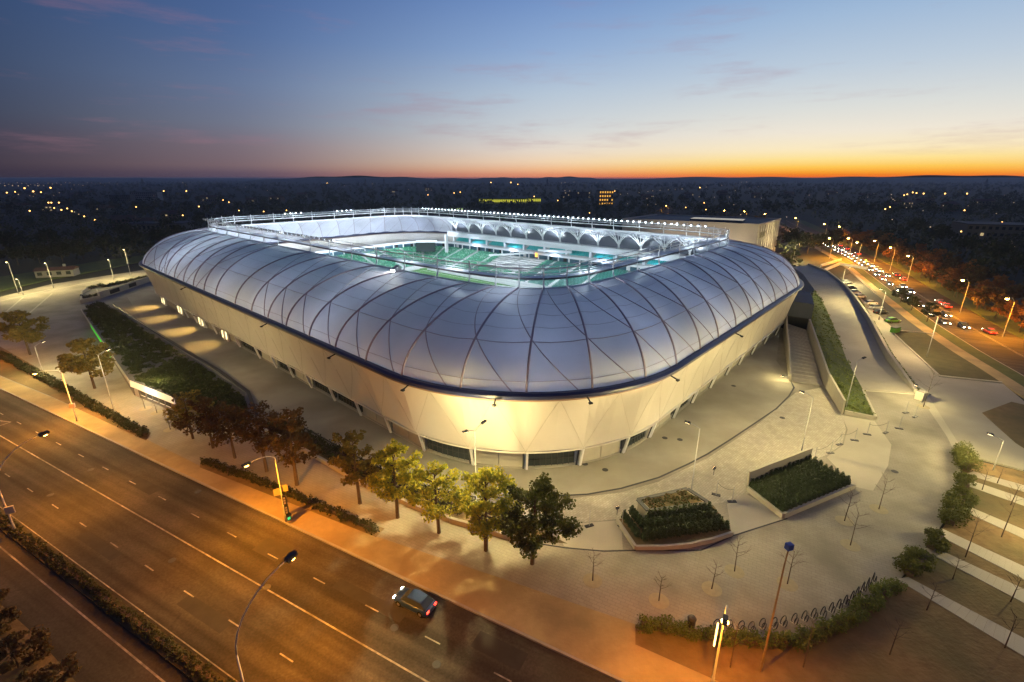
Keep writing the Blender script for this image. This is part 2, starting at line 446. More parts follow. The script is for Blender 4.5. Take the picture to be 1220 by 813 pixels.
def superell(a, b, n, m=1440):
    pts = []
    for k in range(m):
        t = 2 * PI * k / m; c, s = math.cos(t), math.sin(t)
        q = (abs(c / a) ** n + abs(s / b) ** n) ** (-1 / n); pts.append((q * c, q * s))
    return Loop(pts)
BELT = rrect(97.4, 66.6, 30.4)
RING = superell(79.5, 47.3, 8.5)
Z_BELT, Z_RING, Z_TUBE = 13.25, 22.9, 24.4

half = [((-62.4, -46.7), (-50.4, -67)), ((-54.5, -46.7), (-43, -67)), ((-46, -46.7), (-35.4, -67)), ((-36.3, -46.7), (-27, -67)), ((-27.5, -46.7), (-19, -67)), ((-18.6, -46.7), (-10.9, -67)), ((-9.4, -46.7), (-2.5, -67)),
        ((8.4, -46.7), (8.9, -67)), ((17.4, -46.7), (17.6, -67)), ((27, -46.7), (25.9, -67)), ((36.5, -46.7), (34.3, -67)), ((46, -46.7), (43.2, -67)), ((55.5, -46.7), (52.2, -67)), ((63.5, -46.5), (60.8, -67)), ((68.8, -45.6), (69.8, -66)),
        ((72.2, -43.6), (79.1, -64)), ((75, -40.9), (87.1, -59.1)), ((77.1, -37.6), (93.5, -52.7)), ((78.4, -33.0), (97.1, -44.4)), ((79, -25.9), (98, -36)), ((79, -17), (98, -27.5)), ((79, -7.5), (98, -19)), ((79, 2.4), (98, -10.2)), ((79, 10.6), (98, -0.7)), ((79, 18.5), (98, 7)), ((79, 26.9), (98, 16.5)), ((78.8, 33), (98, 25.9)),
        ((77.6, 37.5), (97.3, 36)), ((75.2, 41.6), (94, 50.5)), ((71.3, 44.4), (84, 62)), ((67, 45.8), (67, 66.4))]
NH = len(half)
ribs = [(RING.near(*t), BELT.near(*b)) for t, b in half] + [(RING.near(-t[0], -t[1]), BELT.near(-b[0], -b[1])) for t, b in half]
NR = len(ribs)
sT = [ribs[0][0]]; sB = [ribs[0][1]]
for i in range(1, NR + 1):
    a, b = ribs[i % NR]
    sT.append(sT[-1] + ((a - sT[-1] + RING.L / 2) % RING.L - RING.L / 2)); sB.append(sB[-1] + ((b - sB[-1] + BELT.L / 2) % BELT.L - BELT.L / 2))
LT, LB = sT[NR] - sT[0], sB[NR] - sB[0]
def sval(arr, LL, t):
    k = math.floor(t); f = t - k; q, r_ = divmod(k, NR)
    return arr[r_] * (1 - f) + arr[r_ + 1] * f + q * LL
def roof_pt(t, u, lift=0.0, sag=False):
    T = RING.at(sval(sT, LT, t)); B = BELT.at(sval(sB, LB, t), 0.35)
    w = 1 - math.cos(u * PI / 2)
    w = 0.86 * w + 0.14 * u
    p = B * (1 - w) + T * w
    z = Z_BELT + (Z_RING - Z_BELT) * math.sin(u * PI / 2) ** 0.96
    # normal in the profile plane
    d = B - T; L = np.linalg.norm(d); d = d / L
    nx, nz = math.cos(u * PI / 2) / 1.0, math.sin(u * PI / 2)
    q = math.hypot(nx, nz); nx /= q; nz /= q
    h = lift
    if sag:
        f = t - math.floor(t); h -= 0.60 * math.sin(PI * f) * math.sin(PI * min(1, u * 0.95 + 0.05)) ** 0.8
    return Vector((p[0] + d[0] * nx * h, p[1] + d[1] * nx * h, z + nz * h))

for i in range(NR):
    P = [[roof_pt(i + a / 6.0, u / 14.0, 0.0, True) for u in range(15)] for a in range(7)]
    part('roof_panel', MB().grid(P), M_memb, stad, True)
    part('roof_rib', MB().tube([roof_pt(i, u / 18.0, 0.06) for u in range(19)], 0.155, 6), M_rib, stad, True)
    hand = -1 if (i % NH) < 7 else 1
    pts = []
    for k in range(21):
        u = 1 - k / 20.0
        t = i + hand * (0.10 + 0.90 * ((1 - u) / 0.58) ** 1.1) if u > 0.42 else i + hand * (1.0 + 0.82 * (0.42 - u) / 0.42)
        pts.append(roof_pt(t, u, 0.05, True))
    part('diagonal_rib', MB().tube(pts, [0.04 + 0.045 * min(1, k / 11) for k in range(21)], 5), M_rib, stad, True)
for u, r_ in ((0.10, 0.04), (0.40, 0.055), (0.52, 0.022), (0.64, 0.02), (0.76, 0.018), (0.88, 0.018)):
    part('purlin', MB().ring([roof_pt(t / 3.0, u, 0.03, True) for t in range(NR * 3)], r_, 4), M_rib, stad, True)

def sweep(loop, prof, n=360):
    """prof: list of (inward offset, z) swept round the loop; returns a builder."""
    m = MB(); k = len(prof); rows = []
    for i in range(n):
        s = loop.L * i / n
        for (d, z) in prof:
            q = loop.at(s, d); m.v.append((q[0], q[1], z))
    for i in range(n):
        for j in range(k - 1):
            m.f.append((i * k + j, ((i + 1) % n) * k + j, ((i + 1) % n) * k + j + 1, i * k + j + 1))
    return m
part('gutter', sweep(BELT, [(1.2, 12.75), (-0.25, 12.75), (-0.45, 13.0), (-0.45, 13.35), (-0.1, 13.62), (0.5, 13.62), (0.5, 13.2)]), M_belt, stad)
part('gutter_lip', sweep(BELT, [(0.9, 12.35), (0.12, 12.35), (-0.05, 12.5), (-0.05, 12.745)]), M_belt2, stad)
part('roof_edge_beam', sweep(RING, [(0.0, 22.55), (-0.35, 22.75), (-0.35, 23.0), (0.0, 23.06), (0.3, 22.9), (0.3, 22.5), (0.0, 22.55)], 300), M_white, stad)

# lower facade: folded membrane panels leaning in to the lip, wall bays and leaning columns below
Z_LIP = 3.7
for i in range(NR):
    s0, s1 = sB[i], sB[i + 1]
    prof = [(0.35, 12.4), (0.75, 10.2), (1.25, 8.0), (1.75, 5.8), (2.15, Z_LIP)]
    P = []
    for a in range(9):
        f = a / 8.0; row = []
        for j, (d, z) in enumerate(prof):
            w = j / 4.0
            fold = 0.55 * max(0, (w - abs(2 * f - 1))) if w > 0 else 0      # a shallow tent-like crease from the top centre
            q = BELT.at(s0 + (s1 - s0) * f, d + 0.30 * math.sin(PI * f) * math.sin(PI * w) - 0.0 + fold * 0.30)
            row.append((q[0], q[1], z))
        P.append(row)
    part('facade_panel', MB().grid(P), M_cone, stad)
    # seam cords that meet at the top of each bay
    for sgn in (-1, 1):
        pts = []
        for j in range(6):
            w = j / 5.0; f = 0.5 + sgn * 0.5 * w
            q = BELT.at(s0 + (s1 - s0) * f, 0.33 + 1.82 * w + 0.30 * math.sin(PI * f) * math.sin(PI * w) - 0.03); pts.append((q[0], q[1], 12.4 - 8.7 * w))
        part('facade_seam', MB().tube(pts, 0.02, 4), M_seam, stad)
part('facade_lip', sweep(BELT, [(2.05, 3.72), (2.0, 3.5), (2.35, 3.42), (3.7, 3.6)]), M_cone, stad)
glazed_px = [(516, 522), (646, 541), (762, 530), (826, 476), (300, 420), (376, 460), (424, 486), (330, 436)]
def bay_center_px(i):
    q = BELT.at((sB[i] + sB[i + 1]) / 2, 3.8); p = s2w(q[0], q[1], 1.8); return proj(p), p
glz = set()
for gp in glazed_px:
    best = min(range(NR), key=lambda i: (math.dist(bay_center_px(i)[0], gp) if (w2s(bay_center_px(i)[1]).y < 0 or w2s(bay_center_px(i)[1]).x > 60) else 1e9))
    glz.add(best)
for i in range(NR):
    s0, s1 = sB[i], sB[i + 1]
    def wallm(fa, fb, d, z0, z1, th=0.2):
        n = 5; outer = [BELT.at(s0 + (s1 - s0) * (fa + (fb - fa) * k / n), d) for k in range(n + 1)]; inner = [BELT.at(s0 + (s1 - s0) * (fa + (fb - fa) * k / n), d + th) for k in range(n + 1)]
        return MB().prism([tuple(p) for p in outer] + [tuple(p) for p in inner[::-1]], z0, z1)
    if i in glz:
        part('glazing', wallm(0.06, 0.94, 4.15, 0.15, 3.6), M_glass, stad)
        fr = MB()
        for k in range(9):
            q = BELT.at(s0 + (s1 - s0) * (0.06 + 0.88 * k / 8), 4.05); fr.box((q[0], q[1], 1.85), (0.07, 0.07, 3.6))
        for z in (1.2, 2.4):
            pts = [BELT.at(s0 + (s1 - s0) * (0.06 + 0.88 * k / 8), 4.05) for k in range(9)]
            for a, b in zip(pts[:-1], pts[1:]): fr.beam((a[0], a[1], z), (b[0], b[1], z), 0.08, 0.08)
        part('glazing_frame', fr, M_dark, stad)
        q = BELT.at(s0 + (s1 - s0) * 0.72, 3.98); tq = BELT.at(s0 + (s1 - s0) * 0.80, 3.98)
        part('exit_light', MB().beam((q[0], q[1], 3.25), (tq[0], tq[1], 3.25), 0.1, 0.3), mat('exit_green', (0.05, 0.6, 0.05), emit=(0.1, 1.0, 0.1), estr=1.2), stad)
    else:
        part('wall_panel', wallm(0.03, 0.49, 3.9, 0.0, 3.7), M_wallp, stad)
        part('wall_panel', wallm(0.51, 0.97, 3.9, 0.0, 3.7), M_wallp, stad)
    for df in (0.0,):
        a = BELT.at(s0 + 0.25, 3.45); b = BELT.at(s0 + 0.25, 2.5); c = BELT.at(s0 - 0.35, 3.6); d = BELT.at(s0 - 0.35, 2.7)
        part('column', MB().beam((a[0], a[1], 0), (b[0], b[1], 3.66), 0.34, 0.34), M_white, stad)
        part('downpipe', MB().beam((c[0], c[1], 0), (d[0], d[1], 3.6), 0.16, 0.16), M_dark, stad)
part('plinth', sweep(BELT, [(3.6, 0.0), (3.6, 0.12), (4.4, 0.12)]), M_conc, stad)

# catwalk ring: lower and upper rails, posts, inner walkway, floodlights
part('ring_tube', MB().ring([(*RING.at(RING.L * k / 320, 0.25), Z_TUBE) for k in range(320)], 0.17, 6), M_tube, stad, True)
part('ring_rail', MB().ring([(*RING.at(RING.L * k / 320, 0.25), 26.1) for k in range(320)], 0.10, 5), M_white, stad, True)
for z, d, r_ in ((25.25, 0.25, 0.06), (25.65, 0.25, 0.05), (24.75, 2.3, 0.10), (25.5, 2.3, 0.05), (26.2, 2.3, 0.07)):
    part('catwalk_rail', MB().ring([(*RING.at(RING.L * k / 320, d), z) for k in range(320)], r_, 4), M_white, stad)
part('catwalk_floor', sweep(RING, [(0.7, 24.52), (1.9, 24.60), (1.9, 24.56), (0.7, 24.48), (0.7, 24.52)], 300), M_white, stad)
for i in range(NR):
    q = RING.at(sT[i], 0.22); e = RING.at(sT[i], -0.1); q2 = RING.at(sT[i], 2.3)
    part('ring_post', MB().tube([(e[0], e[1], 22.95), (q[0], q[1], 24.3), (q[0], q[1], 26.75)], [0.17, 0.15, 0.10], 5).beam((q[0], q[1], 24.42), (q2[0], q2[1], 24.75), 0.16, 0.2).beam((q2[0], q2[1], 24.7), (q2[0], q2[1], 26.2), 0.1, 0.1), M_white, stad)
body0 = MB().box((0, 0, 0.28), (0.5, 0.75, 0.45)).box((0, -0.1, 0.05), (0.12, 0.12, 0.3)).mesh('floodlight', M_steel)
lens0 = MB().box((0, 0.385, 0.27), (0.42, 0.03, 0.36)).mesh('floodlight_lens', M_lens)
def flood(x, y, rz, z=26.2):
    o = link('floodlight', body0, stad, (x, y, z)); o.rotation_euler = (R(-28), 0, rz)
    l = link('lens', lens0, o)
    return o
for k in range(62): flood(-66 + 2.2 * k, 46.9 - (0 if abs(-66 + 2.2 * k) < 58 else 0.8), PI)
for k in range(38): flood(-70 + 2.4 * k, -46.9 + (0 if abs(-70 + 2.4 * k) < 60 else 1.0), 0)
for k in range(8): flood(-78.8, -14 + 2.2 * k + (14 if k > 3 else 0), -PI / 2)
bf = flood(44.6, -47.9, PI, 22.7)
bf.scale = (2.2, 2.0, 2.0)
bf.children[0].data = MB().box((0, 0.385, 0.27), (0.42, 0.03, 0.36)).mesh('work_light_lens', mat('work_light', (0.9, 0.9, 0.9), emit=(1.0, 1.0, 0.95), estr=420))
area('work_light_beam', (44.6, -49.4, 24.6), 900, (1.0, 1.0, 0.9), 0.6, (0.0, -0.75, -0.6), 150, stad)

# bowl: stepped terraces, seats, aisles
TER = rrect(78.0, 58.6, 21.5)     # rear edge of the lower tier
NROW = 22; DEP = 0.88; RIS = 0.27
prof = [(0.0, 0.1)]
prof = []
for k in range(NROW + 1):
    d = NROW * DEP - k * DEP; z = 1.0 + k * RIS
    prof += [(d, z), (d - DEP if k < NROW else d - 1.5, z)]
prof = [(NROW * DEP, 0.0)] + prof
part('terrace', sweep(TER, prof, 240), M_seatconc, stad)
def seat_mesh(pred, name, m):
    V = []; F = []
    n = int(TER.L / 0.62)
    for k in range(NROW):
        d = NROW * DEP - k * DEP - DEP * 0.55; z = 1.0 + k * RIS
        for i in range(n):
            s = TER.L * i / n
            if not pred(s, k): continue
            c = TER.at(s, d); c2 = TER.at(s + 0.5, d); e = TER.at(s, d - 0.36); e2 = TER.at(s + 0.5, d - 0.36)
            o = len(V)
            V += [(c[0], c[1], z + 0.42), (c2[0], c2[1], z + 0.42), (e2[0], e2[1], z + 0.38), (e[0], e[1], z + 0.38), (e2[0], e2[1], z + 0.82), (e[0], e[1], z + 0.82)]
            F += [(o, o + 1, o + 2, o + 3), (o + 3, o + 2, o + 4, o + 5)]
    mb = MB(); mb.v = V; mb.f = F
    o = part(name, mb, m, stad); o['kind'] = 'stuff'; return o
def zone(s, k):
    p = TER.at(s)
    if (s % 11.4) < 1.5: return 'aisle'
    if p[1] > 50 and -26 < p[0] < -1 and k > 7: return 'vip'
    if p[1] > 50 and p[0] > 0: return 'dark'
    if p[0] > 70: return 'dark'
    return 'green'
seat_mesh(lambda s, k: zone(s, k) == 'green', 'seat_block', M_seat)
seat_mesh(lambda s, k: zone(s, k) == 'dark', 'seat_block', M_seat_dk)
st = MB(); s_ = 0.7
while s_ < TER.L:
    for k in range(NROW):
        d = NROW * DEP - k * DEP - 0.3; c = TER.at(s_, d); e = TER.at(s_ + 1.1, d)
        st.beam((c[0], c[1], 1.0 + k * RIS + 0.09), (e[0], e[1], 1.0 + k * RIS + 0.09), 0.5, 0.16)
    s_ += 11.4
part('aisle_stairs', st, M_white, stad, kind='stuff')
for k in range(8, NROW):
    if k % 2 == 0:
        y = 58.6 - (NROW * DEP - k * DEP - 0.4); z = 1.0 + k * RIS
        for x0, x1 in ((-25.5, -14.8), (-12.8, -2.0)): part('lounge_seat_row', MB().box(((x0 + x1) / 2, y, z + 0.45), (x1 - x0, 0.8, 0.28)), M_seat_w, stad)
part('pitch_fence', sweep(TER, [(19.4, 0.0), (19.4, 1.3), (19.52, 1.3), (19.52, 0.0)], 200), M_white, stad)
ads = MB()
for a, b in (((-52, -35.5), (52, -35.5)), ((52, 35.5), (-52, 35.5)), ((-56, 34), (-56, -34)), ((56, -34), (56, 34))): ads.beam((*a, 0.6), (*b, 0.6), 0.15, 0.95)
part('advertising_board', ads, M_white, stad)
part('pitch', MB().prism([(-57, -38), (57, -38), (57, 38), (-57, 38)], 0.04, 0.06), M_pitch, stad)
lines = MB()
for a, b in (((-52, -33.5), (52, -33.5)), ((52, 33.5), (-52, 33.5)), ((-52, 33.5), (-52, -33.5)), ((52, -33.5), (52, 33.5)), ((0, -33.5), (0, 33.5)), ((52, -20), (36, -20)), ((36, -20), (36, 20)), ((36, 20), (52, 20))): lines.beam((*a, 0.07), (*b, 0.07), 0.14, 0.02)
part('pitch_line', lines, M_white, stad)

# rear bands behind the lower tier: concourse, slab, then the main stand
z0 = 1.0 + NROW * RIS      # about 6.9
part('concourse_wall', sweep(TER, [(-2.6, z0 - 0.1), (-2.6, z0 + 2.2)], 240), M_blueglass, stad)
part('concourse_slab', sweep(TER, [(-0.2, z0 + 2.0), (-0.2, z0 + 2.8), (-3.0, z0 + 2.8), (-3.0, z0 + 2.0), (-0.2, z0 + 2.0)], 240), M_white, stad)
n = 96
for k in range(n):
    q = TER.at(TER.L * (k + 0.5) / n, -0.5)
    part('concourse_column', MB().box((q[0], q[1], z0 + 1.0), (0.4, 0.4, 2.05)), M_white, stad)
for k in range(70):
    q = TER.at(TER.L * (k + 0.35) / 70, -2.45)
    if q[1] > 30: part('doorway', MB().box((q[0], q[1], z0 + 0.95), (1.5, 0.2, 1.9), math.atan2(*(TER.at(TER.L * (k + 0.35) / 70, -3) - q)[::-1]) + PI / 2), random.choice([M_black, M_white, M_blueglass]), stad)
# main stand (far long side): teal upper rows, lounge glass, parapet, arcade of branching struts
zu = z0 + 2.8
for k in range(5):
    part('upper_step', MB().box((2, 59.6 + k * 0.85, zu + 0.2 + k * 0.22), (126, 0.84, 0.4 + k * 0.44)), M_seatconc, stad)
us = MB()
for sec in range(11):
    x0 = -60 + sec * 11.4
    for k in range(4):
        for i in range(13):
            x = x0 + 1.1 + i * 0.72; y = 59.7 + k * 0.85; z = zu + 0.42 + k * 0.44
            us.add([(x, y - 0.3, z + 0.4), (x + 0.62, y - 0.3, z + 0.4), (x + 0.62, y + 0.1, z + 0.36), (x, y + 0.1, z + 0.36), (x + 0.62, y + 0.16, z + 0.95), (x, y + 0.16, z + 0.95)], [(0, 1, 2, 3), (3, 2, 4, 5)])
part('upper_seat_block', us, M_seat_t, stad, kind='stuff')
for sec in range(12):
    part('upper_column', MB().box((-60.3 + sec * 11.4, 59.6, zu + 1.6), (0.9, 0.5, 3.2)), M_white, stad)
part('lounge_glass', MB().box((2, 63.95, zu + 2.0), (126, 0.1, 4.0)), M_blueglass, stad)
part('parapet', MB().box((1, 57.9, zu + 4.1), (128, 0.4, 2.3)), M_white, stad)
part('gallery_floor', MB().box((1, 60.9, zu + 3.1), (128, 6.0, 0.25)), M_seatconc, stad)
part('gallery_rail', MB().box((1, 57.8, zu + 5.6), (128, 0.08, 0.08)), M_white, stad)
part('clerestory', MB().box((1, 61.2, 17.6), (128, 0.15, 5.2)), mat('clerestory_glass', (0.10, 0.11, 0.14), rough=0.3), stad)
for k in range(14):
    x = -58.0 + k * 9.0
    tr = MB()
    tr.tube([(x, 59.4, 14.9), (x, 59.0, 17.0), (x + 0.2, 58.6, 18.2)], [0.4, 0.34, 0.26], 6)
    for dx, zz in ((-4.6, 20.6), (-3.2, 20.9), (-1.7, 21.2), (0.1, 21.3), (1.9, 21.2), (3.4, 20.9), (4.4, 20.6)):
        m_ = Vector((x, 59.2, 16.2)); e = Vector((x + dx, 57.6, zz))
        mid = m_.lerp(e, 0.5) + Vector((-dx * 0.16 if abs(dx) > 3 else 0, 0, 0.0))
        tr.tube([m_, mid, e], 0.19 if abs(dx) > 3 else 0.12, 5)
    part('branching_strut', tr, M_white, stad)
part('roof_fascia', MB().box((1, 57.4, 21.5), (128, 0.5, 0.9)), M_white, stad)
# glass control booths at the inner corners, with bright corner pylons
for x, y in ((-66, 46.5), (66, 46.5)):
    part('control_booth', MB().box((x, y, 8.4), (9, 6, 4.4), R(45 if x < 0 else -45)), M_glass, stad)
    part('booth_roof', MB().box((x, y, 10.8), (10, 7, 0.4), R(45 if x < 0 else -45)), M_white, stad)
    part('corner_pylon', MB().box((x + (7.5 if x < 0 else -7.5), y + 6.5, 9.4), (1.2, 1.2, 9.2)), M_white, stad)
# hanging white walkway over the VIP rows
part('canopy_beam', MB().beam((-27, 50.5, 7.6), (-7, 57.2, 9.8), 1.6, 0.5), M_white, stad)
part('canopy_beam', MB().beam((-5, 57.6, 11.2), (12, 57.6, 11.9), 0.8, 1.0), M_white, stad)
part('scoreboard', MB().box((-6.0, 57.55, 9.0), (1.2, 0.25, 1.7)), mat('amber_screen', (0.4, 0.2, 0.05), emit=(1.0, 0.5, 0.08), estr=2.0), stad)
for x in np.linspace(-66, 66, 9):
    area('bowl_light', (x, 44.0, 24.1), 6500, COLD, 1.2, (0, -0.55, -0.8), 170, stad)
    area('bowl_light', (x, -44.0, 24.1), 6500, COLD, 1.2, (0, 0.72, -0.62), 170, stad)
for y in (-28, 0, 28):
    area('bowl_light', (75.6, y, 24.1), 6500, COLD, 1.2, (-0.8, 0, -0.55), 170, stad)
    area('bowl_light', (-75.6, y, 24.1), 6500, COLD, 1.2, (0.6, 0, -0.8), 170, stad)
for x in np.linspace(-72, 72, 12):  # small lamps without fixtures, added above the ring to brighten its rails
    for sg_ in (-1, 1): area('rail_light', (x, sg_ * 45.9, 26.9), 230, COLD, 0.3, (0, sg_ * 0.35, -1), 160, stad)
for y in (-32, -11, 11, 32):
    for sg_ in (-1, 1): area('rail_light', (sg_ * 77.9, y, 26.9), 230, COLD, 0.3, (sg_ * 0.35, 0, -1), 160, stad)
# lamps without fixtures that wash the underside of the far roof
for x in np.linspace(-56, 60, 7): area('roof_uplight', (x, 56.8, 17.2), 2600, COLD, 0.8, (0, 0.25, 1), 170, stad)
for y in np.linspace(-36, 36, 5): area('roof_uplight', (-72, y, 10.0), 4800, COLD, 0.8, (-0.6, 0, 0.8), 170, stad)
for fk in range(26):  # lamps without fixtures, added under the roof so the membrane glows
    q_ = BELT.at(BELT.L * fk / 26, 9.5); q2_ = BELT.at(BELT.L * fk / 26, 5.0)
    area('concourse_light', (q_[0], q_[1], 9.5), 760, (0.58, 0.72, 1.0), 1.5, ((q2_ - q_)[0], (q2_ - q_)[1], 9.0), 175, stad)
for x in (-62, -40): area('roof_uplight', (x, 50 if x == -62 else -52, 10.0), 4000, COLD, 0.8, (-0.3, 0.2 if x == -62 else -0.2, 1), 170, stad)

# ------------------------------------------------------------------ GROUND, ROAD, PLAZA
struct('terrain', MB().prism([(-20000, -2000), (20000, -2000), (20000, 24000), (-20000, 24000)], -0.6, -0.25), M_terrain)
Z_ROAD = -0.13
# road axes: s along the road (towards the lower right), t across it (towards the stadium); t = 0 on the centre line
_a, _b = g(10, 525, Z_ROAD), g(510, 813, Z_ROAD)
RD = (_b - _a).normalized(); RN = Vector((-RD.y, RD.x, 0)); R0 = _a
def rp(s, t, z=Z_ROAD):
    q = R0 + RD * s + RN * t; return Vector((q.x, q.y, z))
def st_of(px, py, z=Z_ROAD):
    q = g(px, py, z) - R0; return q.dot(RD), q.dot(RN)
def strip(s0, s1, t0, t1): return [tuple(rp(s, t)[:2]) for s, t in ((s0, t0), (s1, t0), (s1, t1), (s0, t1))]
T_KERB = st_of(400, 650)[1]
T_VERGE_IN = st_of(84, 672)[1]; T_VERGE_OUT = st_of(76, 691)[1]
T_YEL = st_of(78, 716)[1]
SA, SB_ = -260.0, 150.0
def polyp(pts, z=0.0): return [tuple(g(x, y, z)[:2]) for x, y in pts]
struct('road', MB().prism(strip(SA, SB_, T_VERGE_IN, T_KERB - 0.3), -0.5, Z_ROAD), M_asphalt)
struct('service_road', MB().prism(strip(SA, SB_, -34, T_VERGE_OUT), -0.5, Z_ROAD), M_asphalt)
struct('verge', MB().prism(strip(SA, SB_, T_VERGE_OUT, T_VERGE_IN), -0.5, 0.02), mat('verge_earth', (0.04, 0.034, 0.02), (0.06, 0.05, 0.028), 0.8, 0.95, 0.5, 3))
# kerbstones in view are pieces; beyond, one long kerb
kerb = thing('kerb', 'long pale kerb between the wide road and the orange lit sidewalk', 'kerb', (0, 0, 0))
kb0 = None
for k in range(150):
    s = -70 + k * 1.2
    if kb0 is None: kb0 = MB().box((0, 0, -0.2), (1.18, 0.26, 0.42)).mesh('kerbstone', M_kerb)
    o = link('kerbstone', kb0, kerb, rp(s, T_KERB - 0.14, 0.0)); o.rotation_euler = (0, 0, math.atan2(RD.y, RD.x))
part('kerb_run', MB().prism(strip(SA, -70.7, T_KERB - 0.28, T_KERB), -0.5, 0.01).prism(strip(109.5, SB_, T_KERB - 0.28, T_KERB), -0.5, 0.01), M_kerb, kerb)
zl = Z_ROAD + 0.006
def mark(name, s0, s1, t, w): return struct(name, MB().prism(strip(s0, s1, t - w / 2, t + w / 2), zl - 0.004, zl + 0.002), M_mark)
mark('road_marking', SA, SB_, 0.0, 0.16)
mark('road_marking', SA, SB_, T_YEL, 0.15)
mark('road_marking', SA, SB_, T_VERGE_IN + 0.35, 0.10)
t_r = st_of(325, 663)[1]; t_l = st_of(279, 743)[1]
ps_r = [st_of(x, y)[0] for x, y in ((233, 614), (275, 637), (325, 663), (440, 719), (517, 758), (604, 797))]
per = (ps_r[2] - ps_r[0]) / 2
for k in range(-10, 10): mark('lane_dash', ps_r[2] + per * k - 0.85, ps_r[2] + per * k + 0.85, t_r, 0.13)
s_l = st_of(279, 743)[0]
for k in range(-10, 10): mark('lane_dash', s_l + per * k - 0.85, s_l + per * k + 0.85, t_l, 0.13)
for (x0, y0), (x1, y1) in (((-14, 512), (13, 503)), ((-14, 500), (13, 503))):
    a, b = g(x0, y0, Z_ROAD), g(x1, y1, Z_ROAD)
    struct('road_marking', MB().beam((a.x, a.y, zl), (b.x, b.y, zl), 0.2, 0.006), M_mark)

# plaza: one sheet from the sidewalk to behind the stadium
side_edge = [(-200, 352), (0, 449), (60, 473), (175, 524), (240, 556), (450, 640), (600, 690), (757, 744)]
arc = [(800, 748), (850, 757), (900, 763), (950, 761), (1000, 742), (1040, 716), (1072, 690), (1100, 655), (1122, 625), (1140, 598), (1146, 570), (1142, 548), (1128, 520), (1105, 485), (1092, 466)]
behind = [(1060, 428), (1030, 375), (1000, 333), (965, 318)]
PL = polyp(side_edge[1:] + arc + behind)
wb = [Vector((90, 262, 0)), Vector((-80, 300, 0)), Vector((-150, 262, 0))]
PL += [(v.x, v.y) for v in wb] + polyp([(150, 325), (60, 339), (0, 354)]) + [tuple(g(-120, 372)[:2]), tuple(g(-150, 400)[:2])]
struct('plaza', MB().prism(PL, -0.5, 0.0), M_plaza)
# manholes and repair patches in the carriageway
for k, (px, py) in enumerate(((108, 560), (236, 586), (318, 700), (470, 748), (205, 668), (60, 590), (520, 792))):
    q = st_of(px, py); p = rp(q[0], q[1], zl)
    tag(link('manhole_cover', MB().lathe([(0.001, 0.012), (0.36, 0.012), (0.40, -0.004)], 16).mesh('manhole_cover', M_dark), None, p), ['round manhole cover near the left end of the centre line', 'round manhole cover in the lane nearest the sidewalk, left of the signals', 'round manhole cover in the middle lanes, right of the road centre', 'round manhole cover in front of the dark car', 'round manhole cover in the lanes below the centre line', 'round manhole cover in the far left lanes', 'round manhole cover at the lower right end of the road'][k], 'manhole', 'road manhole covers')
M_patch = mat('asphalt_patch', (0.030, 0.028, 0.025), (0.040, 0.037, 0.033), 0.8, 0.9)
for (px, py, l, w) in ((150, 575, 6, 1.6), (395, 700, 9, 1.3), (300, 655, 4, 2.2), (90, 640, 8, 1.2), (560, 770, 5, 1.8), (210, 720, 7, 1.4)):
    q = st_of(px, py); struct('asphalt_patch', MB().prism(strip(q[0], q[0] + l, q[1], q[1] + w), zl - 0.012, zl - 0.003), M_patch)
def inset_kerb(): pass
kt = T_KERB
sw = [tuple(rp(SA, kt)[:2]), tuple(rp(SB_, kt)[:2])]
w1 = st_of(870, 813, 0)[0]
sw2 = polyp([(757, 744)]) + polyp(side_edge[:-1][::-1])
swr = [tuple(rp(SB_, kt + 3.4, 0)[:2]), tuple(g(905, 834)[:2]), tuple(g(757, 768)[:2])]
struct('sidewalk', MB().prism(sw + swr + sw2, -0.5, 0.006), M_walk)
# zones laid over the plaza
stad_front = [BELT.at(s, 3.7) for s in np.linspace(BELT.near(-97, 0) , BELT.near(-97, 0) + BELT.L, 200)]
inner_px = [(150, 352), (175, 390), (215, 418), (280, 455), (325, 490), (385, 522), (440, 552), (500, 578), (560, 592), (620, 594), (662, 591), (700, 589), (740, 582), (785, 569), (820, 553), (843, 541), (870, 524), (900, 504), (925, 487), (940, 472), (946, 462), (941, 452), (925, 430), (930, 385), (955, 350)]
inner = polyp(inner_px) + [(80, 240), (-60, 270), (-140, 225)]
struct('inner_walkway', MB().prism(inner, -0.3, 0.012), M_inner)
dr = MB(); pts = [g(x, y, 0.02) for x, y in inner_px[4:-3]]
for a, b in zip(pts[:-1], pts[1:]): dr.beam((a.x, a.y, 0.016), (b.x, b.y, 0.016), 0.28, 0.02)
struct('drain_channel', dr, M_dark)
cob = [(560, 600), (620, 601), (662, 596), (740, 587), (785, 574), (843, 546), (900, 508), (948, 468), (978, 462), (1003, 493), (1008, 512), (1003, 530), (985, 542), (950, 556), (900, 585), (868, 598), (822, 604), (770, 612), (742, 618), (700, 622), (660, 622), (600, 618)]
struct('cobble_paving', MB().prism(polyp(cob), -0.2, 0.013), M_cobble)
lightz = [(1003, 495), (1042, 502), (1062, 530), (1058, 555), (1040, 585), (1018, 580), (985, 545), (1005, 530), (1010, 512)]
struct('light_paving', MB().prism(polyp(lightz), -0.2, 0.014), M_light)
lz2 = [(660, 624), (700, 623), (740, 620), (742, 655), (700, 656), (672, 651)]
struct('light_paving', MB().prism(polyp(lz2), -0.2, 0.014), M_light)
lz3 = [(866, 601), (900, 588), (888, 590), (938, 618), (912, 628), (872, 637)]
struct('light_paving', MB().prism(polyp([(866, 601), (888, 588), (938, 618), (905, 629), (872, 638)]), -0.2, 0.014), M_light)
oj = [(560, 628), (615, 644), (674, 653), (720, 657), (755, 656), (835, 656), (872, 639), (938, 618)]
jl = MB(); pts = [g(x, y) for x, y in oj]
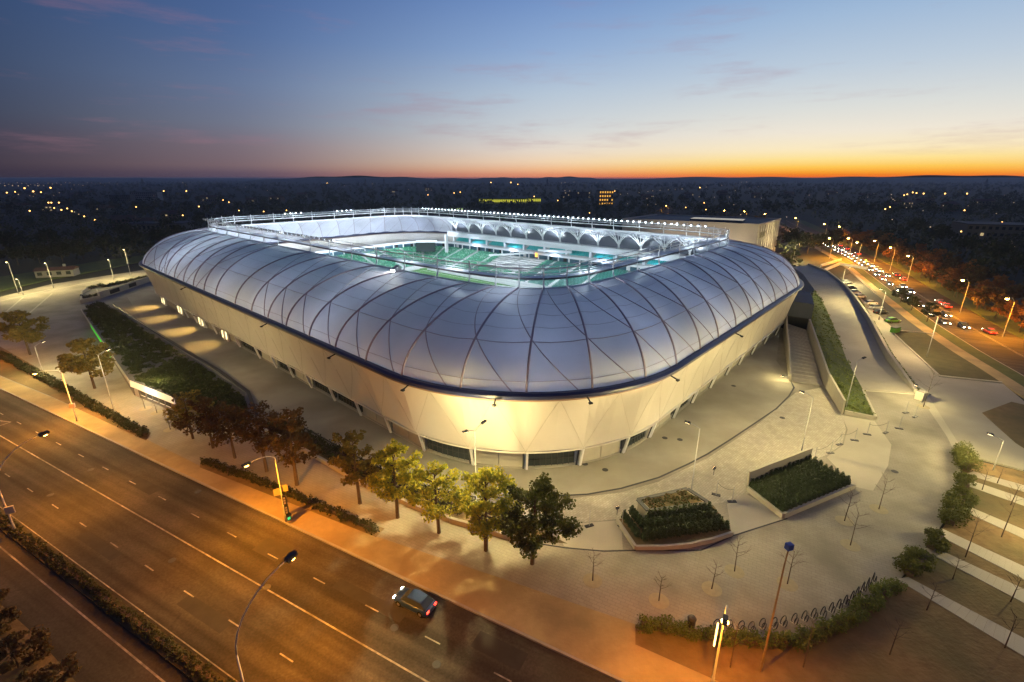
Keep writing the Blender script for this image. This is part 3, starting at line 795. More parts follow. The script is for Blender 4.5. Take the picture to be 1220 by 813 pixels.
for a, b in zip(pts[:-1], pts[1:]): jl.beam((a.x, a.y, 0.012), (b.x, b.y, 0.012), 0.18, 0.02)
struct('paving_joint', jl, M_dark)
# driveway and paths on the right
M_drive = mat('driveway_concrete', (0.36, 0.335, 0.285), (0.32, 0.295, 0.25), 0.25, 0.85, 0.1, 2, c3=(0.28, 0.255, 0.21), scale3=0.08)
drv = [(1092, 466), (1105, 485), (1128, 520), (1144, 540), (1220, 560), (1330, 590), (1330, 500), (1220, 478), (1195, 457), (1119, 449), (1060, 385), (1030, 350), (1015, 347), (1030, 375), (1060, 428)]
struct('driveway', MB().prism(polyp(drv), -0.4, -0.02), M_drive)
struct('path_band', MB().prism(polyp([(1092, 468), (1101, 464), (1150, 541), (1142, 548), (1128, 520), (1105, 486)]), -0.3, 0.01), M_light)
struct('soil_bed', MB().prism(polyp([(1170, 492), (1205, 479), (1340, 510), (1340, 600), (1262, 560), (1210, 528)]), -0.3, 0.03), M_soil)
struct('car_park', MB().prism(polyp([(1000, 331), (1014, 326), (1035, 330), (1100, 375), (1130, 396), (1090, 398), (1065, 392)]), -0.4, -0.012), mat('car_park_asphalt', (0.045, 0.043, 0.04), (0.06, 0.056, 0.052), 0.4, 0.85))
struct('lawn', MB().prism(polyp([(1064, 396), (1130, 398), (1172, 430), (1192, 455), (1120, 447)]), -0.3, 0.02), mat('dry_lawn', (0.055, 0.055, 0.024), (0.085, 0.075, 0.035), 0.5, 0.95, 0.5, 4))
lb = MB()
for a, b in (((1064, 397), (1119, 448)), ((1119, 448), (1194, 456)), ((1068, 394), (1112, 398))):
    p, q = g(*a), g(*b); lb.beam((p.x, p.y, 0.06), (q.x, q.y, 0.06), 0.35, 0.22)
tag(link('lawn_edging', lb.mesh('lawn_edging', M_conc)), 'low pale edging round the dark corner lawn', 'edging')
# lower right: soil field crossed by paving strips
field = [(757, 748), (800, 752), (850, 761), (900, 767), (950, 765), (1000, 746), (1042, 719), (1074, 693), (1102, 658), (1124, 628), (1142, 600), (1148, 572), (1145, 545), (1220, 562), (1400, 610), (1500, 900), (1100, 1000), (905, 834), (757, 768)]
struct('soil_field', MB().prism(polyp(field), -0.5, -0.012), M_soil)
for k, (a, b, c, d) in enumerate([((1068, 690), (1082, 688), (1226, 764), (1226, 786)), ((1097, 654), (1112, 652), (1226, 705), (1226, 722)), ((1112, 635), (1122, 630), (1226, 678), (1226, 694)), ((1139, 605), (1150, 602), (1226, 634), (1226, 645)), ((1147, 577), (1158, 573), (1226, 596), (1226, 605)), ((1150, 565), (1160, 562), (1226, 580), (1226, 588))]):
    def ext(p, q, f): return (p[0] + (q[0] - p[0]) * f, p[1] + (q[1] - p[1]) * f)
    A, B, C, D = g(*a), g(*b), g(*c), g(*d)
    C2 = B + (C - B) * 1.8; D2 = A + (D - A) * 1.8
    # each strip laid as single slabs in view
    n = 26 if k < 4 else 0
    stp = thing('paving_strip', ['nearest pale paving strip across bare soil, from the end of the light green hedge', 'second pale paving strip from the bottom, between bare soil beds', 'pale paving strip third from the bottom, ending at a rounded shrub', 'pale paving strip fourth from the bottom, beside the tall dark shrubs', 'narrow pale paving strip just above the fourth strip', 'uppermost pale paving strip nearest the driveway'][k], 'paving')
    if n:
        for i in range(n):
            f0, f1 = i / n, (i + 0.985) / n
            part('slab', MB().prism([tuple(A.lerp(D2, f0)[:2]), tuple(A.lerp(D2, f1)[:2]), tuple(B.lerp(C2, f1)[:2]), tuple(B.lerp(C2, f0)[:2])], -0.2, 0.03 + 0.008 * random.random()), M_light, stp)
    else:
        part('slab', MB().prism([tuple(A[:2]), tuple(D2[:2]), tuple(C2[:2]), tuple(B[:2])], -0.2, 0.03), M_light, stp)
# left: lane behind the parking, grass bank
struct('grass_bank', MB().prism(polyp([(-300, 395), (0, 347), (60, 333), (120, 322), (180, 309), (180, 303), (120, 311), (60, 321), (0, 330), (-300, 375)]), -0.3, 0.05), M_grass)
for a, b in (((0, 378), (28, 354)), ((33, 375), (62, 350)), ((-30, 366), (60, 345)), ((62, 346), (118, 334))):
    p, q = g(*a), g(*b); struct('bay_line', MB().beam((p.x, p.y, 0.01), (q.x, q.y, 0.01), 0.5, 0.02), M_light)
struct('near_bank', MB().prism(polyp([(-200, 640), (0, 720), (40, 756), (95, 818), (95, 900), (-200, 900)], Z_ROAD), -0.5, 0.0), M_soil)
struct('planting_bed', MB().prism(polyp([(240, 546), (458, 630), (448, 640), (238, 557)]), -0.3, 0.03), M_soil)
struct('planting_bed', MB().prism(polyp([(-120, 372), (0, 413), (180, 516), (174, 525), (60, 472), (-120, 398)]), -0.3, 0.03), M_soil)
struct('planting_bed', MB().prism(polyp([(300, 500), (385, 527), (440, 556), (500, 582), (562, 598), (620, 620), (676, 648), (615, 641), (537, 619), (433, 576), (330, 520)]), -0.3, 0.03), M_soil)
# hills on the horizon
for (x0, x1, y, d, h) in ((300, 640, 210, 5200, 58), (560, 720, 210, 6400, 60), (730, 1300, 211, 5600, 72), (-200, 300, 215, 7000, 40), (1000, 1500, 214, 6000, 50)):
    m = MB(); P = []
    nn = 46
    for i in range(nn + 1):
        f = i / nn; ang_ = math.atan2((x0 + (x1 - x0) * f - 610) / FPX, 1.0)
        hh = h * (math.sin(PI * f) ** 0.5) * (0.8 + 0.2 * math.sin(f * 9 + x0) + 0.08 * math.sin(f * 41 + d)) + 2
        P.append([(math.tan(ang_) * dd, dd, z) for dd, z in ((d - 900, -0.4), (d - 300, hh * 0.6), (d, hh), (d + 500, hh * 0.6), (d + 1200, -0.4))])
    struct('hills', m.grid(P), M_terrain, smooth=True)

# ------------------------------------------------------------------ LAMPS
RP = 0.85
M_lamp_na = mat('sodium_lamp_glass', (0.9, 0.6, 0.3), emit=(1.0, 0.52, 0.10), estr=26)
M_lamp_w = mat('warm_lamp_glass', (0.9, 0.8, 0.6), emit=(1.0, 0.80, 0.45), estr=14)
def arm_lamp(label, base, h, head, power, color=SODIUM, m=M_steel, glass=None, group='street lamps', bend=1.3, spread=165, cat='street lamp', name='street_lamp', headsz=(0.95, 0.36, 0.2)):
    """Tapered pole, curved arm reaching to the point 'head' (world), luminaire with a lit underside."""
    base = Vector(base); head = Vector(head)
    t = thing(name, label, cat, base, 0, group)
    hd = head - base; flat = Vector((hd.x, hd.y, 0)); L = flat.length; u = flat.normalized() if L > 0.05 else Vector((1, 0, 0))
    rz = math.atan2(u.y, u.x)
    part('pole', MB().tube([(0, 0, 0), (0, 0, 1.1), (0, 0, 1.15), (0, 0, h - bend)], [0.14, 0.13, 0.10, 0.07], 8), m, t, True)
    pts = []
    for k in range(9):
        f = k / 8.0
        pts.append(u * (L * (1 - math.cos(f * PI / 2)) if L > 0.05 else 0) + Vector((0, 0, (h - bend) + (hd.z - (h - bend)) * math.sin(f * PI / 2))))
    part('arm', MB().tube(pts, [0.07 - 0.025 * k / 8 for k in range(9)], 6), m, t, True)
    hb = MB()
    Mz = Matrix.Rotation(rz, 3, 'Z') @ Matrix.Rotation(R(-8), 3, 'Y')
    hb.box(hd + u * 0.2, headsz, M=Mz); hb.box(hd + u * 0.05 + Vector((0, 0, headsz[2] * 0.6)), (headsz[0] * 0.6, headsz[1] * 0.7, headsz[2] * 0.4), M=Mz)
    lh = part('lamp_head', hb, M_dark, t)
    lens = MB()
    for k in range(5):      # bowl below the head
        pass
    lens.lathe([(headsz[0] * 0.30, 0.0), (headsz[0] * 0.26, -0.08), (headsz[0] * 0.14, -0.14), (0.001, -0.16)], 10, tuple(hd + u * 0.22 + Vector((0, 0, -headsz[2] * 0.5 - 0.005))))
    part('lens', lens, glass or M_lamp_na, lh)
    if power: area('lamp_light', hd + u * 0.22 + Vector((0, 0, -headsz[2] * 0.5 - 0.24)), power * RP, color, 0.3, (u.x * 0.12, u.y * 0.12, -1), spread, t)
    if power: omni('lamp_light', hd + u * 0.22 + Vector((0, 0, -headsz[2] * 0.5 - 0.3)), power * 0.75, color, 0.15, t)
    return t
KW = 1.0
PN = Vector((-RN.x, -RN.y, 0))     # from the sidewalk towards the road
def road_lamp(label, b, h, reach, power, toward=1, **kw):
    base = g(*b, 0) if isinstance(b, tuple) else b
    return arm_lamp(label, base, h, base + PN * reach * toward + Vector((0, 0, h)), power, **kw)
lamp_a = road_lamp('street lamp with a small sign box, on the orange sidewalk at the far left', (92, 502), 10.2, 3.0, 5200)
lamp_b = road_lamp('street lamp with traffic signals on its pole, beside the dark sidewalk trees', (341, 621), 10.0, 3.2, 5200)
lamp_c = road_lamp('street lamp with a bright strip lamp, at the corner of the soil field', (848, 818), 9.6, 2.2, 2800)
verge_mid = (T_VERGE_IN + T_VERGE_OUT) / 2
s1 = st_of(325, 822)[0]
lamp_d = arm_lamp('tall curved street lamp rising from the lower edge of the picture', rp(s1, verge_mid, 0), 10.6, rp(s1, verge_mid, 0) + RN * 5.4 + Vector((0, 0, 10.6)), 4200, headsz=(0.95, 0.5, 0.3), bend=4.6)
s2 = st_of(12, 638)[0]
lamp_e = arm_lamp('street lamp on the dark verge with a small box, at the left picture edge', rp(s2, verge_mid, 0), 10.6, rp(s2, verge_mid, 0) + RN * 5.0 + Vector((0, 0, 10.6)), 3600, headsz=(0.95, 0.5, 0.3), bend=4.6)
# unseen lamps added along the road outside the picture, to spread its light
for k, s in enumerate((s1 + 52, s2 - 50, s2 - 105)):
    arm_lamp(['curved verge lamp beyond the lower edge of the picture', 'curved verge lamp beyond the left edge of the picture', 'far curved verge lamp, second beyond the left edge'][k], rp(s, verge_mid, 0), 10.6, rp(s, verge_mid, 0) + RN * 5.0 + Vector((0, 0, 10.6)), 2200, group='verge lamps further along')
sa = st_of(92, 502, 0)[0]
for s in (sa - 52, sa - 104):
    b = rp(s, T_KERB + 1.6, 0); arm_lamp('sidewalk street lamp %s beyond the left picture edge' % ('first' if s > sa - 60 else 'second'), b, 10.2, b + PN * 3 + Vector((0, 0, 10.2)), 4500, group='sidewalk lamps further along')
part('sign_box', MB().box((0, 0, 3.0), (0.7, 0.5, 0.7), 0.4), mat('pink_box', (0.45, 0.33, 0.33)), lamp_a)
part('sign_box', MB().box((0.3, 0, 3.1), (0.8, 0.25, 0.9), 0.5), M_steel, lamp_e)
# strip lamp and box on lamp c
part('strip_lamp', MB().box((-0.42, 0.0, 5.7), (0.10, 0.10, 2.4), 0.3), mat('strip_glow', (0.9, 0.7, 0.4), emit=(1.0, 0.72, 0.3), estr=3), lamp_c)
# traffic signals on lamp b
part('sign_plate', MB().box((-0.35, -0.1, 4.3), (0.9, 0.08, 0.95), 0.5).box((0.35, 0.25, 4.6), (0.8, 0.08, 0.9), 0.2), mat('yellow_plate', (0.30, 0.25, 0.13), rough=0.6), lamp_b)
for z, off in ((3.2, 0.32), (1.85, 0.36)):
    ts = part('signal_head', MB().box((off, -0.1, z), (0.42, 0.36, 1.15), 0.4), M_black, lamp_b)
    for k in range(3): part('signal_lens', MB().lathe([(0.001, 0.0), (0.13, -0.01), (0.13, 0.06)], 10, (0, 0, 0)).mesh and MB().box((off + 0.08, -0.31, z + 0.34 - 0.34 * k), (0.24, 0.05, 0.24), 0.4), mat('lens_off', (0.3, 0.26, 0.26), rough=0.2), ts)
gs = part('signal_head', MB().box((0.62, -0.35, 0.95), (0.5, 0.4, 0.75), 0.9), M_black, lamp_b)
part('signal_lens', MB().box((0.72, -0.56, 0.86), (0.3, 0.06, 0.3), 0.9), mat('green_signal', (0.1, 0.6, 0.3), emit=(0.05, 0.9, 0.35), estr=0.8), gs)

# plaza lamps: slim poles with one or two short bent arms
def plaza_lamp(label, base_px, top_px_y, power, az, arms=1, color=WARM, reach=1.3):
    h = height_of(base_px[0], base_px[1], top_px_y)
    b = g(*base_px)
    t = thing('plaza_lamp', label, 'lamp', b, 0, 'slim plaza lamps')
    part('pole', MB().tube([(0, 0, 0), (0, 0, 1.0), (0, 0, h - 0.5)], [0.10, 0.08, 0.055], 7), M_steel, t, True)
    for k in range(arms):
        a = R(az + 180 * k); u = Vector((math.cos(a), math.sin(a), 0))
        part('arm', MB().tube([(0, 0, h - 0.55), u * reach * 0.5 + Vector((0, 0, h - 0.2)), u * reach + Vector((0, 0, h))], 0.045, 5), M_steel, t)
        Mz = Matrix.Rotation(a, 3, 'Z') @ Matrix.Rotation(R(-14), 3, 'Y')
        hd = u * (reach + 0.25) + Vector((0, 0, h + 0.05))
        lh = part('lamp_head', MB().box(hd, (0.75, 0.34, 0.14), M=Mz).box(hd - u * 0.2 + Vector((0, 0, 0.08)), (0.3, 0.22, 0.1), M=Mz), M_dark, t)
        part('lens', MB().box(hd + Vector((0, 0, -0.09)), (0.6, 0.26, 0.03), M=Mz), M_lamp_w, lh)
        omni('lamp_light', hd + Vector((0, 0, -0.24)), power * 3.4, color, 0.12, t)
    return t
PP = 0.62
plaza_lamp('double headed plaza lamp behind the yellow lit trees, in front of the facade', (568, 602), 509, 2600 * PP, 48, 2)
t_ = S.objects['plaza_lamp']; area('lamp_light', (-0.9, -1.0, height_of(568, 602, 509) - 0.45), 6500, WARM, 0.4, (-0.35, -0.75, -0.8), 150, t_)
plaza_lamp('slim plaza lamp with a bent arm, behind the small stepped planter', (823, 588), 506, 5200 * PP, 160)
plaza_lamp('slim plaza lamp standing on the cobbles by the foot of the stairs', (955, 537), 470, 4200 * PP, 150)
plaza_lamp('straight pale plaza lamp beside the end of the long stair wall', (1007, 489), 428, 3600 * PP, 20)
plaza_lamp('tall lamp with a bent arm on the path beside the dark corner lawn', (1104, 425), 375, 4200 * PP, 160, color=(1.0, 0.70, 0.30))
plaza_lamp('plaza lamp on the driveway verge above the paving strips, lit white', (1183, 560), 521, 2600 * PP, 150)
plaza_lamp('plaza lamp beyond the right edge, along the soil strips', (1290, 660), 590, 4500 * PP, 150)  # unseen lamp, added to brighten the strips and soil
plaza_lamp('lamp at the far end of the ramp beside the hall', (945, 311), 291, 7000, 0)
plaza_lamp('lamp by the pale barrier at the far end of the car park', (1003, 339), 319, 13000, 0)
bw_ = thing('barrier_wall', 'pale low barrier wall at the far end of the car park, brightly lit', 'wall')
for (a_, b_) in (((976, 326), (1000, 316)), ((1000, 316), (1036, 322)), ((978, 318), (1002, 311))):
    p_, q_ = g(*a_), g(*b_); part('barrier', MB().beam(p_ + Vector((0, 0, .6)), q_ + Vector((0, 0, .6)), 0.4, 1.2), M_white, bw_)
plaza_lamp('thin lamp on the dark car park beside the ramp parapet', (1047, 381), 345, 6500, 180)
plaza_lamp('small plaza lamp at the lower end of the ramp wall', (1098, 480), 462, 1500 * PP, 130)
for k, (b, ty, w) in enumerate((((22, 350), 312, 2600), ((28, 352), 332, 2600), ((64, 343), 313, 2600), ((136, 334), 309, 2600), ((156, 329), 297, 2600))):
    plaza_lamp(['left lamp of the pair in the car park by the grass bank', 'shorter lamp of the pair in the car park by the grass bank', 'car park lamp in front of the pale roofed shed', 'left lamp of the two near the left tip of the stadium', 'right lamp of the two near the left tip of the stadium'][k], b, ty, w, -60)
plaza_lamp('thin lamp pole rising out of the hedge, right of the broad left tree', (137, 493), 420, 3600, 60)
plaza_lamp('thin lamp pole beside the leftmost broad tree', (53, 449), 410, 3800, 60)
plaza_lamp('slim lamp in the dark gap below the long stair, by the walkway corner', (938, 452), 447, 600, 200)

# floodlights below the gutter, washing the facade
def wall_flood(px, py, power):
    q = w2s(g(px, py, 12.9)); s = BELT.near(q.x, q.y)
    a = BELT.at(s, -0.2); o = BELT.at(s, -1.5)
    part('flood_bracket', MB().beam((a[0], a[1], 12.9), (o[0], o[1], 12.55), 0.14, 0.14).box((o[0], o[1], 12.5), (0.38, 0.5, 0.18), math.atan2(o[1] - a[1], o[0] - a[0])), M_black, stad)
    f = BELT.at(s, -1.35); tgt = BELT.at(s, 1.6); d = Vector((tgt[0] - f[0], tgt[1] - f[1], -7.6))
    area('facade_light', (f[0], f[1], 12.3), power, (1.0, 0.74, 0.36), 0.4, d, 150, stad)
for px, py, pw in ((216, 343, 160), (313, 386, 240), (396, 424, 420), (483, 460, 1100), (585, 481, 2000), (702, 477, 1700), (804, 449, 1200), (884, 398, 420)):
    wall_flood(px, py, pw * 0.012)
# added fill lights with invented fixtures, turned up to wash the facade evenly
for k, (px, py, pw) in enumerate(((488, 588, 220), (566, 612, 200), (655, 633, 240), (735, 614, 280), (850, 566, 320))):
    b = g(px, py); d = Vector((ST_C.x - b.x, ST_C.y - b.y, 0)).normalized()
    t = thing('ground_floodlight', ['small ground floodlight in the shrub belt, left of the yellow trees', 'small ground floodlight behind the yellow trees', 'small ground floodlight right of the dark end tree', 'small ground floodlight left of the stepped planter', 'small ground floodlight on the cobbles between lamp and large planter'][k], 'floodlight', b, math.atan2(d.y, d.x), 'ground floodlights')
    part('stake', MB().tube([(0, 0, 0), (0, 0, 1.0)], 0.04, 6), M_dark, t); lh = part('lamp_head', MB().box((0, 0, 1.1), (0.22, 0.42, 0.32), M=Matrix.Rotation(R(-15), 3, 'Y')), M_dark, t)
    part('lens', MB().box((0.13, 0, 1.13), (0.02, 0.34, 0.24), M=Matrix.Rotation(R(-15), 3, 'Y')), M_lamp_w, lh)
    area('flood_beam', (0.3, 0, 1.2), pw, (1.0, 0.78, 0.42), 0.35, (1, 0, 0.42), 125, t)
# lit portals on the left flank
M_port = mat('portal_glow', (0.9, 0.8, 0.6), emit=(1.0, 0.78, 0.40), estr=3)
for k, (x, y) in enumerate(((197, 364), (218, 375), (243, 389), (272, 405))):
    q = w2s(g(x, y, 0)); s = BELT.near(q.x, q.y)
    for ds in (-1.3, 1.3):
        a = BELT.at(s + ds, 3.2); part('portal_jamb', MB().box((a[0], a[1], 1.75), (0.5, 0.5, 3.5)), M_white, stad)
        e = BELT.at(s + ds, 2.85); part('portal_strip', MB().box((e[0], e[1], 1.9), (0.14, 0.14, 2.6)), M_port, stad)
    a = BELT.at(s, 2.6); f = BELT.at(s, 1.4); o = BELT.at(s, -6)
    part('portal_canopy', MB().beam((BELT.at(s - 1.6, 2.4)[0], BELT.at(s - 1.6, 2.4)[1], 3.42), (BELT.at(s + 1.6, 2.4)[0], BELT.at(s + 1.6, 2.4)[1], 3.42), 1.6, 0.14), M_conc, stad)
    pl_ = bpy.data.lights.new('portal_light', 'SPOT'); pl_.energy = 6500; pl_.color = (1.0, 0.62, 0.16); pl_.spot_size = R(112); pl_.spot_blend = 1.0; pl_.shadow_soft_size = 0.15
    po_ = bpy.data.objects.new('portal_light', pl_); COL.objects.link(po_); po_.parent = stad; po_.location = (f[0], f[1], 3.0)
    po_.rotation_euler = Vector((o[0] - f[0], o[1] - f[1], -6.5)).to_track_quat('-Z', 'Y').to_euler()

# ------------------------------------------------------------------ TREES AND SHRUBS
def leaf_mesh(name, centers, radii, n, size, m, squash=0.8, seed=0, up=0.3):
    """Thousands of small leaf faces spread through clumps; denser towards the clump surface."""
    r_ = np.random.default_rng(seed)
    C = np.array(centers, float); Rr = np.array(radii, float)
    w = Rr ** 2; idx = r_.choice(len(C), n, p=w / w.sum())
    d = r_.normal(size=(n, 3)); d /= np.linalg.norm(d, axis=1)[:, None]
    rad = r_.random(n) ** 0.45
    p = C[idx] + d * (rad * Rr[idx])[:, None] * np.array([1, 1, squash])
    nrm = d + r_.normal(size=(n, 3)) * 0.9 + np.array([0, 0, up]); nrm /= np.linalg.norm(nrm, axis=1)[:, None]
    t = np.cross(nrm, r_.normal(size=(n, 3))); t /= np.linalg.norm(t, axis=1)[:, None]
    b = np.cross(nrm, t); sz = size * (0.6 + 0.8 * r_.random(n))[:, None]
    V = np.stack([p - t * sz * 0.5, p + b * sz * 0.38, p + t * sz * 0.6, p - b * sz * 0.38], 1).reshape(-1, 3)
    me = bpy.data.meshes.new(name)
    me.vertices.add(4 * n); me.vertices.foreach_set('co', V.astype(np.float32).ravel())
    me.loops.add(4 * n); me.loops.foreach_set('vertex_index', np.arange(4 * n, dtype=np.int32))
    me.polygons.add(n); me.polygons.foreach_set('loop_start', np.arange(0, 4 * n, 4, dtype=np.int32)); me.polygons.foreach_set('loop_total', np.full(n, 4, dtype=np.int32))
    me.update(); me.validate(); me.materials.append(m)
    return me
def leafmat(name, cols, tr=0.45): return mat(name, cols[0], island=cols, rough=0.6, transl=tr)
L_green = leafmat('leaves_green', [(0.06, 0.07, 0.018), (0.09, 0.10, 0.022), (0.11, 0.11, 0.022), (0.07, 0.08, 0.018)])
L_yellow = leafmat('leaves_yellow_green', tr=0.55, cols=[(0.42, 0.38, 0.03), (0.52, 0.46, 0.03), (0.30, 0.31, 0.03), (0.20, 0.22, 0.03), (0.55, 0.44, 0.03)])
L_brown = leafmat('leaves_autumn_brown', [(0.075, 0.045, 0.02), (0.11, 0.065, 0.022), (0.07, 0.055, 0.022), (0.09, 0.055, 0.02)])
L_olive = leafmat('leaves_olive', [(0.14, 0.12, 0.03), (0.19, 0.15, 0.035), (0.22, 0.16, 0.035), (0.11, 0.10, 0.03)])
L_dark = leafmat('leaves_dark', [(0.030, 0.040, 0.016), (0.042, 0.050, 0.02), (0.05, 0.046, 0.02), (0.034, 0.042, 0.018)])
L_conifer = leafmat('conifer_foliage', [(0.030, 0.048, 0.018), (0.040, 0.062, 0.022), (0.05, 0.07, 0.024), (0.034, 0.05, 0.02)], 0.15)
L_red = leafmat('leaves_rust_red', [(0.24, 0.085, 0.025), (0.28, 0.11, 0.03), (0.18, 0.075, 0.025), (0.22, 0.11, 0.03)])
L_hedge = leafmat('hedge_leaves', [(0.11, 0.14, 0.03), (0.15, 0.18, 0.04), (0.08, 0.11, 0.03), (0.18, 0.19, 0.05)])
L_hedge_dk = leafmat('hedge_leaves_dark', [(0.035, 0.042, 0.016), (0.05, 0.055, 0.02), (0.045, 0.045, 0.018)])

def skeleton(h, cr, seed, bare=False, first=0.28, spread=1.0, nl=9):
    r_ = random.Random(seed)
    mb = MB(); tips = []
    lean = Vector((r_.uniform(-.03, .03), r_.uniform(-.03, .03), 0)) * h
    tr = max(0.05, h * 0.017) if not bare else 0.045
    tops = [(0, 0, 0), tuple(lean * 0.3 + Vector((0, 0, h * 0.3))), tuple(lean * 0.7 + Vector((0, 0, h * 0.6))), tuple(lean + Vector((0, 0, h * 0.9)))]
    mb.tube(tops, [tr * 1.35, tr, tr * 0.6, tr * 0.2], 7)
    for k in range(nl):
        f = first + (0.86 - first) * k / max(nl - 1, 1)
        a = k * 2.4 + r_.uniform(-.4, .4)
        L = cr * (1.05 - 0.62 * ((f - first) / (0.9 - first)) ** 1.3) * r_.uniform(0.75, 1.1) * spread
        b = lean * f + Vector((0, 0, h * f)); u = Vector((math.cos(a), math.sin(a), 0))
        rise = (0.35 if not bare else 0.9) * L * r_.uniform(0.7, 1.3)
        e = b + u * L + Vector((0, 0, rise)); mid = b + u * L * 0.5 + Vector((0, 0, rise * 0.38))
        mb.tube([b, mid, e], [tr * 0.42, tr * 0.28, tr * 0.1], 5)
        tips += [(mid, L * 0.42), (e, L * 0.40)]
        for q in range(2 if not bare else 3):
            a2 = a + r_.choice((-1, 1)) * r_.uniform(0.4, 1.0); st_ = b.lerp(e, r_.uniform(0.4, 0.8))
            L2 = L * r_.uniform(0.35, 0.6); e2 = st_ + Vector((math.cos(a2) * L2, math.sin(a2) * L2, L2 * r_.uniform(0.2, 0.9)))
            mb.tube([st_, e2], [tr * 0.2, tr * 0.07], 4); tips.append((e2, L2 * 0.7))
    tips.append((Vector(tops[3]), cr * 0.35))
    return mb, tips
def tree(label, base, h, cr, seed, leaves, n=2600, size=0.42, cat='tree', group=None, name='tree', first=0.30, squash=0.85, spread=1.0, nl=14, clump=1.0):
    t = thing(name, label, cat, base, 0, group)
    mb, tips = skeleton(h, cr, seed, False, first, spread, nl)
    part('trunk', mb, M_bark, t)
    c = [tuple(p) for p, _ in tips]; rr = [max(0.35, min(q * 0.85, cr * 0.34)) * clump for _, q in tips]
    link('crown', leaf_mesh('crown', c, rr, n, size, leaves, squash, seed), t)
    return t
def tree_px(label, bx, by, ty, cr, seed, leaves, **kw):
    return tree(label, g(bx, by), height_of(bx, by, ty), cr, seed, leaves, **kw)
GR = 'street trees between sidewalk and stadium'
tree_px('broad olive leaved tree nearest the left picture edge, by the thin lamp pole', 36, 423, 368, 3.9, 3, L_olive, n=3400, size=0.5, squash=0.75, group='broad trees on the left forecourt')
tree_px('broad olive brown tree on the left forecourt, above a patch of fallen leaves', 113, 463, 401, 4.0, 9, L_olive, n=3600, size=0.5, squash=0.72, group='broad trees on the left forecourt')
tree_px('thin dark tree with ragged low branches, first in the row on the paving', 230, 523, 466, 2.9, 11, L_olive, n=1500, size=0.42, group=GR)
tree_px('dark tree second in the row, above the bare joint of two hedges', 254, 534, 470, 2.9, 12, L_brown, n=1500, size=0.38, group=GR)
tree_px('dark brown tree third in the row, at the left end of the low hedge', 280, 546, 478, 2.9, 13, L_brown, n=1600, size=0.38, group=GR)
tree_px('rusty dark tree fourth in the row, just left of the sodium lamp', 318, 562, 478, 3.2, 14, L_brown, n=2100, size=0.38, group=GR)
tree_px('rusty dark tree right behind the traffic signal pole', 354, 578, 480, 3.3, 15, L_brown, n=2100, size=0.38, group=GR)
tree_px('dark spired tree left of the bright yellow one, behind the hedge end', 429, 600, 508, 2.7, 16, L_olive, n=2300, size=0.40, group=GR)
tree_px('bright yellow lit tree, topmost of the yellow pair before the facade', 474, 617, 527, 2.9, 17, L_yellow, n=5200, size=0.31, group=GR)
tree_px('yellow tree with thinning right side and bare twigs, right of the brightest', 523, 635, 548, 2.9, 18, L_yellow, n=3400, size=0.30, group=GR)
tree_px('dense green yellow tree second from the right end of the row', 579, 656, 556, 3.2, 19, L_yellow, n=6200, size=0.31, group=GR)
tree_px('dense dark green tree at the right end of the row', 634, 672, 574, 3.4, 20, L_green, n=7000, size=0.32, group=GR)
for k, (px, py, h, lb) in enumerate(((-6, 752, 3.0, 'dark bushy tree in the bottom left corner, highest of three'), (22, 795, 3.2, 'dark bushy tree in the bottom left corner, middle one'), (62, 838, 3.4, 'dark bushy tree in the bottom left corner, lowest one'), (-40, 730, 3.5, 'dark bushy tree just beyond the bottom left corner'))):
    tree(lb, g(px, py), h, 1.9, 150 + k, L_brown, n=1500, size=0.3, first=0.12, nl=9)
# young bare trees: staked whips with a ring of paler paving
M_ring = mat('planting_ring_gravel', (0.33, 0.285, 0.20), (0.28, 0.24, 0.17), 2, 0.95)
whips = []
def whip(label, px, py, ty, seed, ring=True, group='young bare trees'):
    h = max(2.4, height_of(px, py, ty))
    t = thing('young_tree', label, 'young tree', g(px, py), 0, group)
    mb, tips = skeleton(h, h * 0.28, seed, True, 0.45, 1.0, 7)
    part('trunk', mb, M_bark, t)
    if ring:
        a = [(1.0 * math.cos(2 * PI * k / 20), 1.0 * math.sin(2 * PI * k / 20)) for k in range(20)]
        part('planting_ring', MB().prism(a, 0.016, 0.026), M_ring, t)
for k, (px, py, ty, lb) in enumerate([(706, 692, 655, 'bare young tree nearest the dark green tree, standing on the plaza'), (785, 716, 684, 'bare young tree on the plaza just above the bin and hedge'), (848, 702, 668, 'bare young tree on the plaza, between the lamp and the blue sign pole'), (875, 681, 642, 'bare forked young tree below the small stepped planter'), (938, 696, 652, 'bare young tree immediately right of the blue sign pole'), (1013, 650, 606, 'bare young tree in the lower of two rings near the large planter'), (1006, 621, 583, 'bare young tree against the lower wall of the large planter'), (1047, 607, 566, 'bare young tree right of the large planter, in its own ring'), (1100, 485, 440, 'bare young tree at the foot of the ramp wall'), (173, 487, 470, 'thin young tree in front of the grey service wall, left one'), (187, 492, 478, 'thin young tree in front of the grey service wall, middle one'), (203, 512, 494, 'thin young tree in front of the grey service wall, lowest one')]):
    whip(lb, px, py, ty, 40 + k)
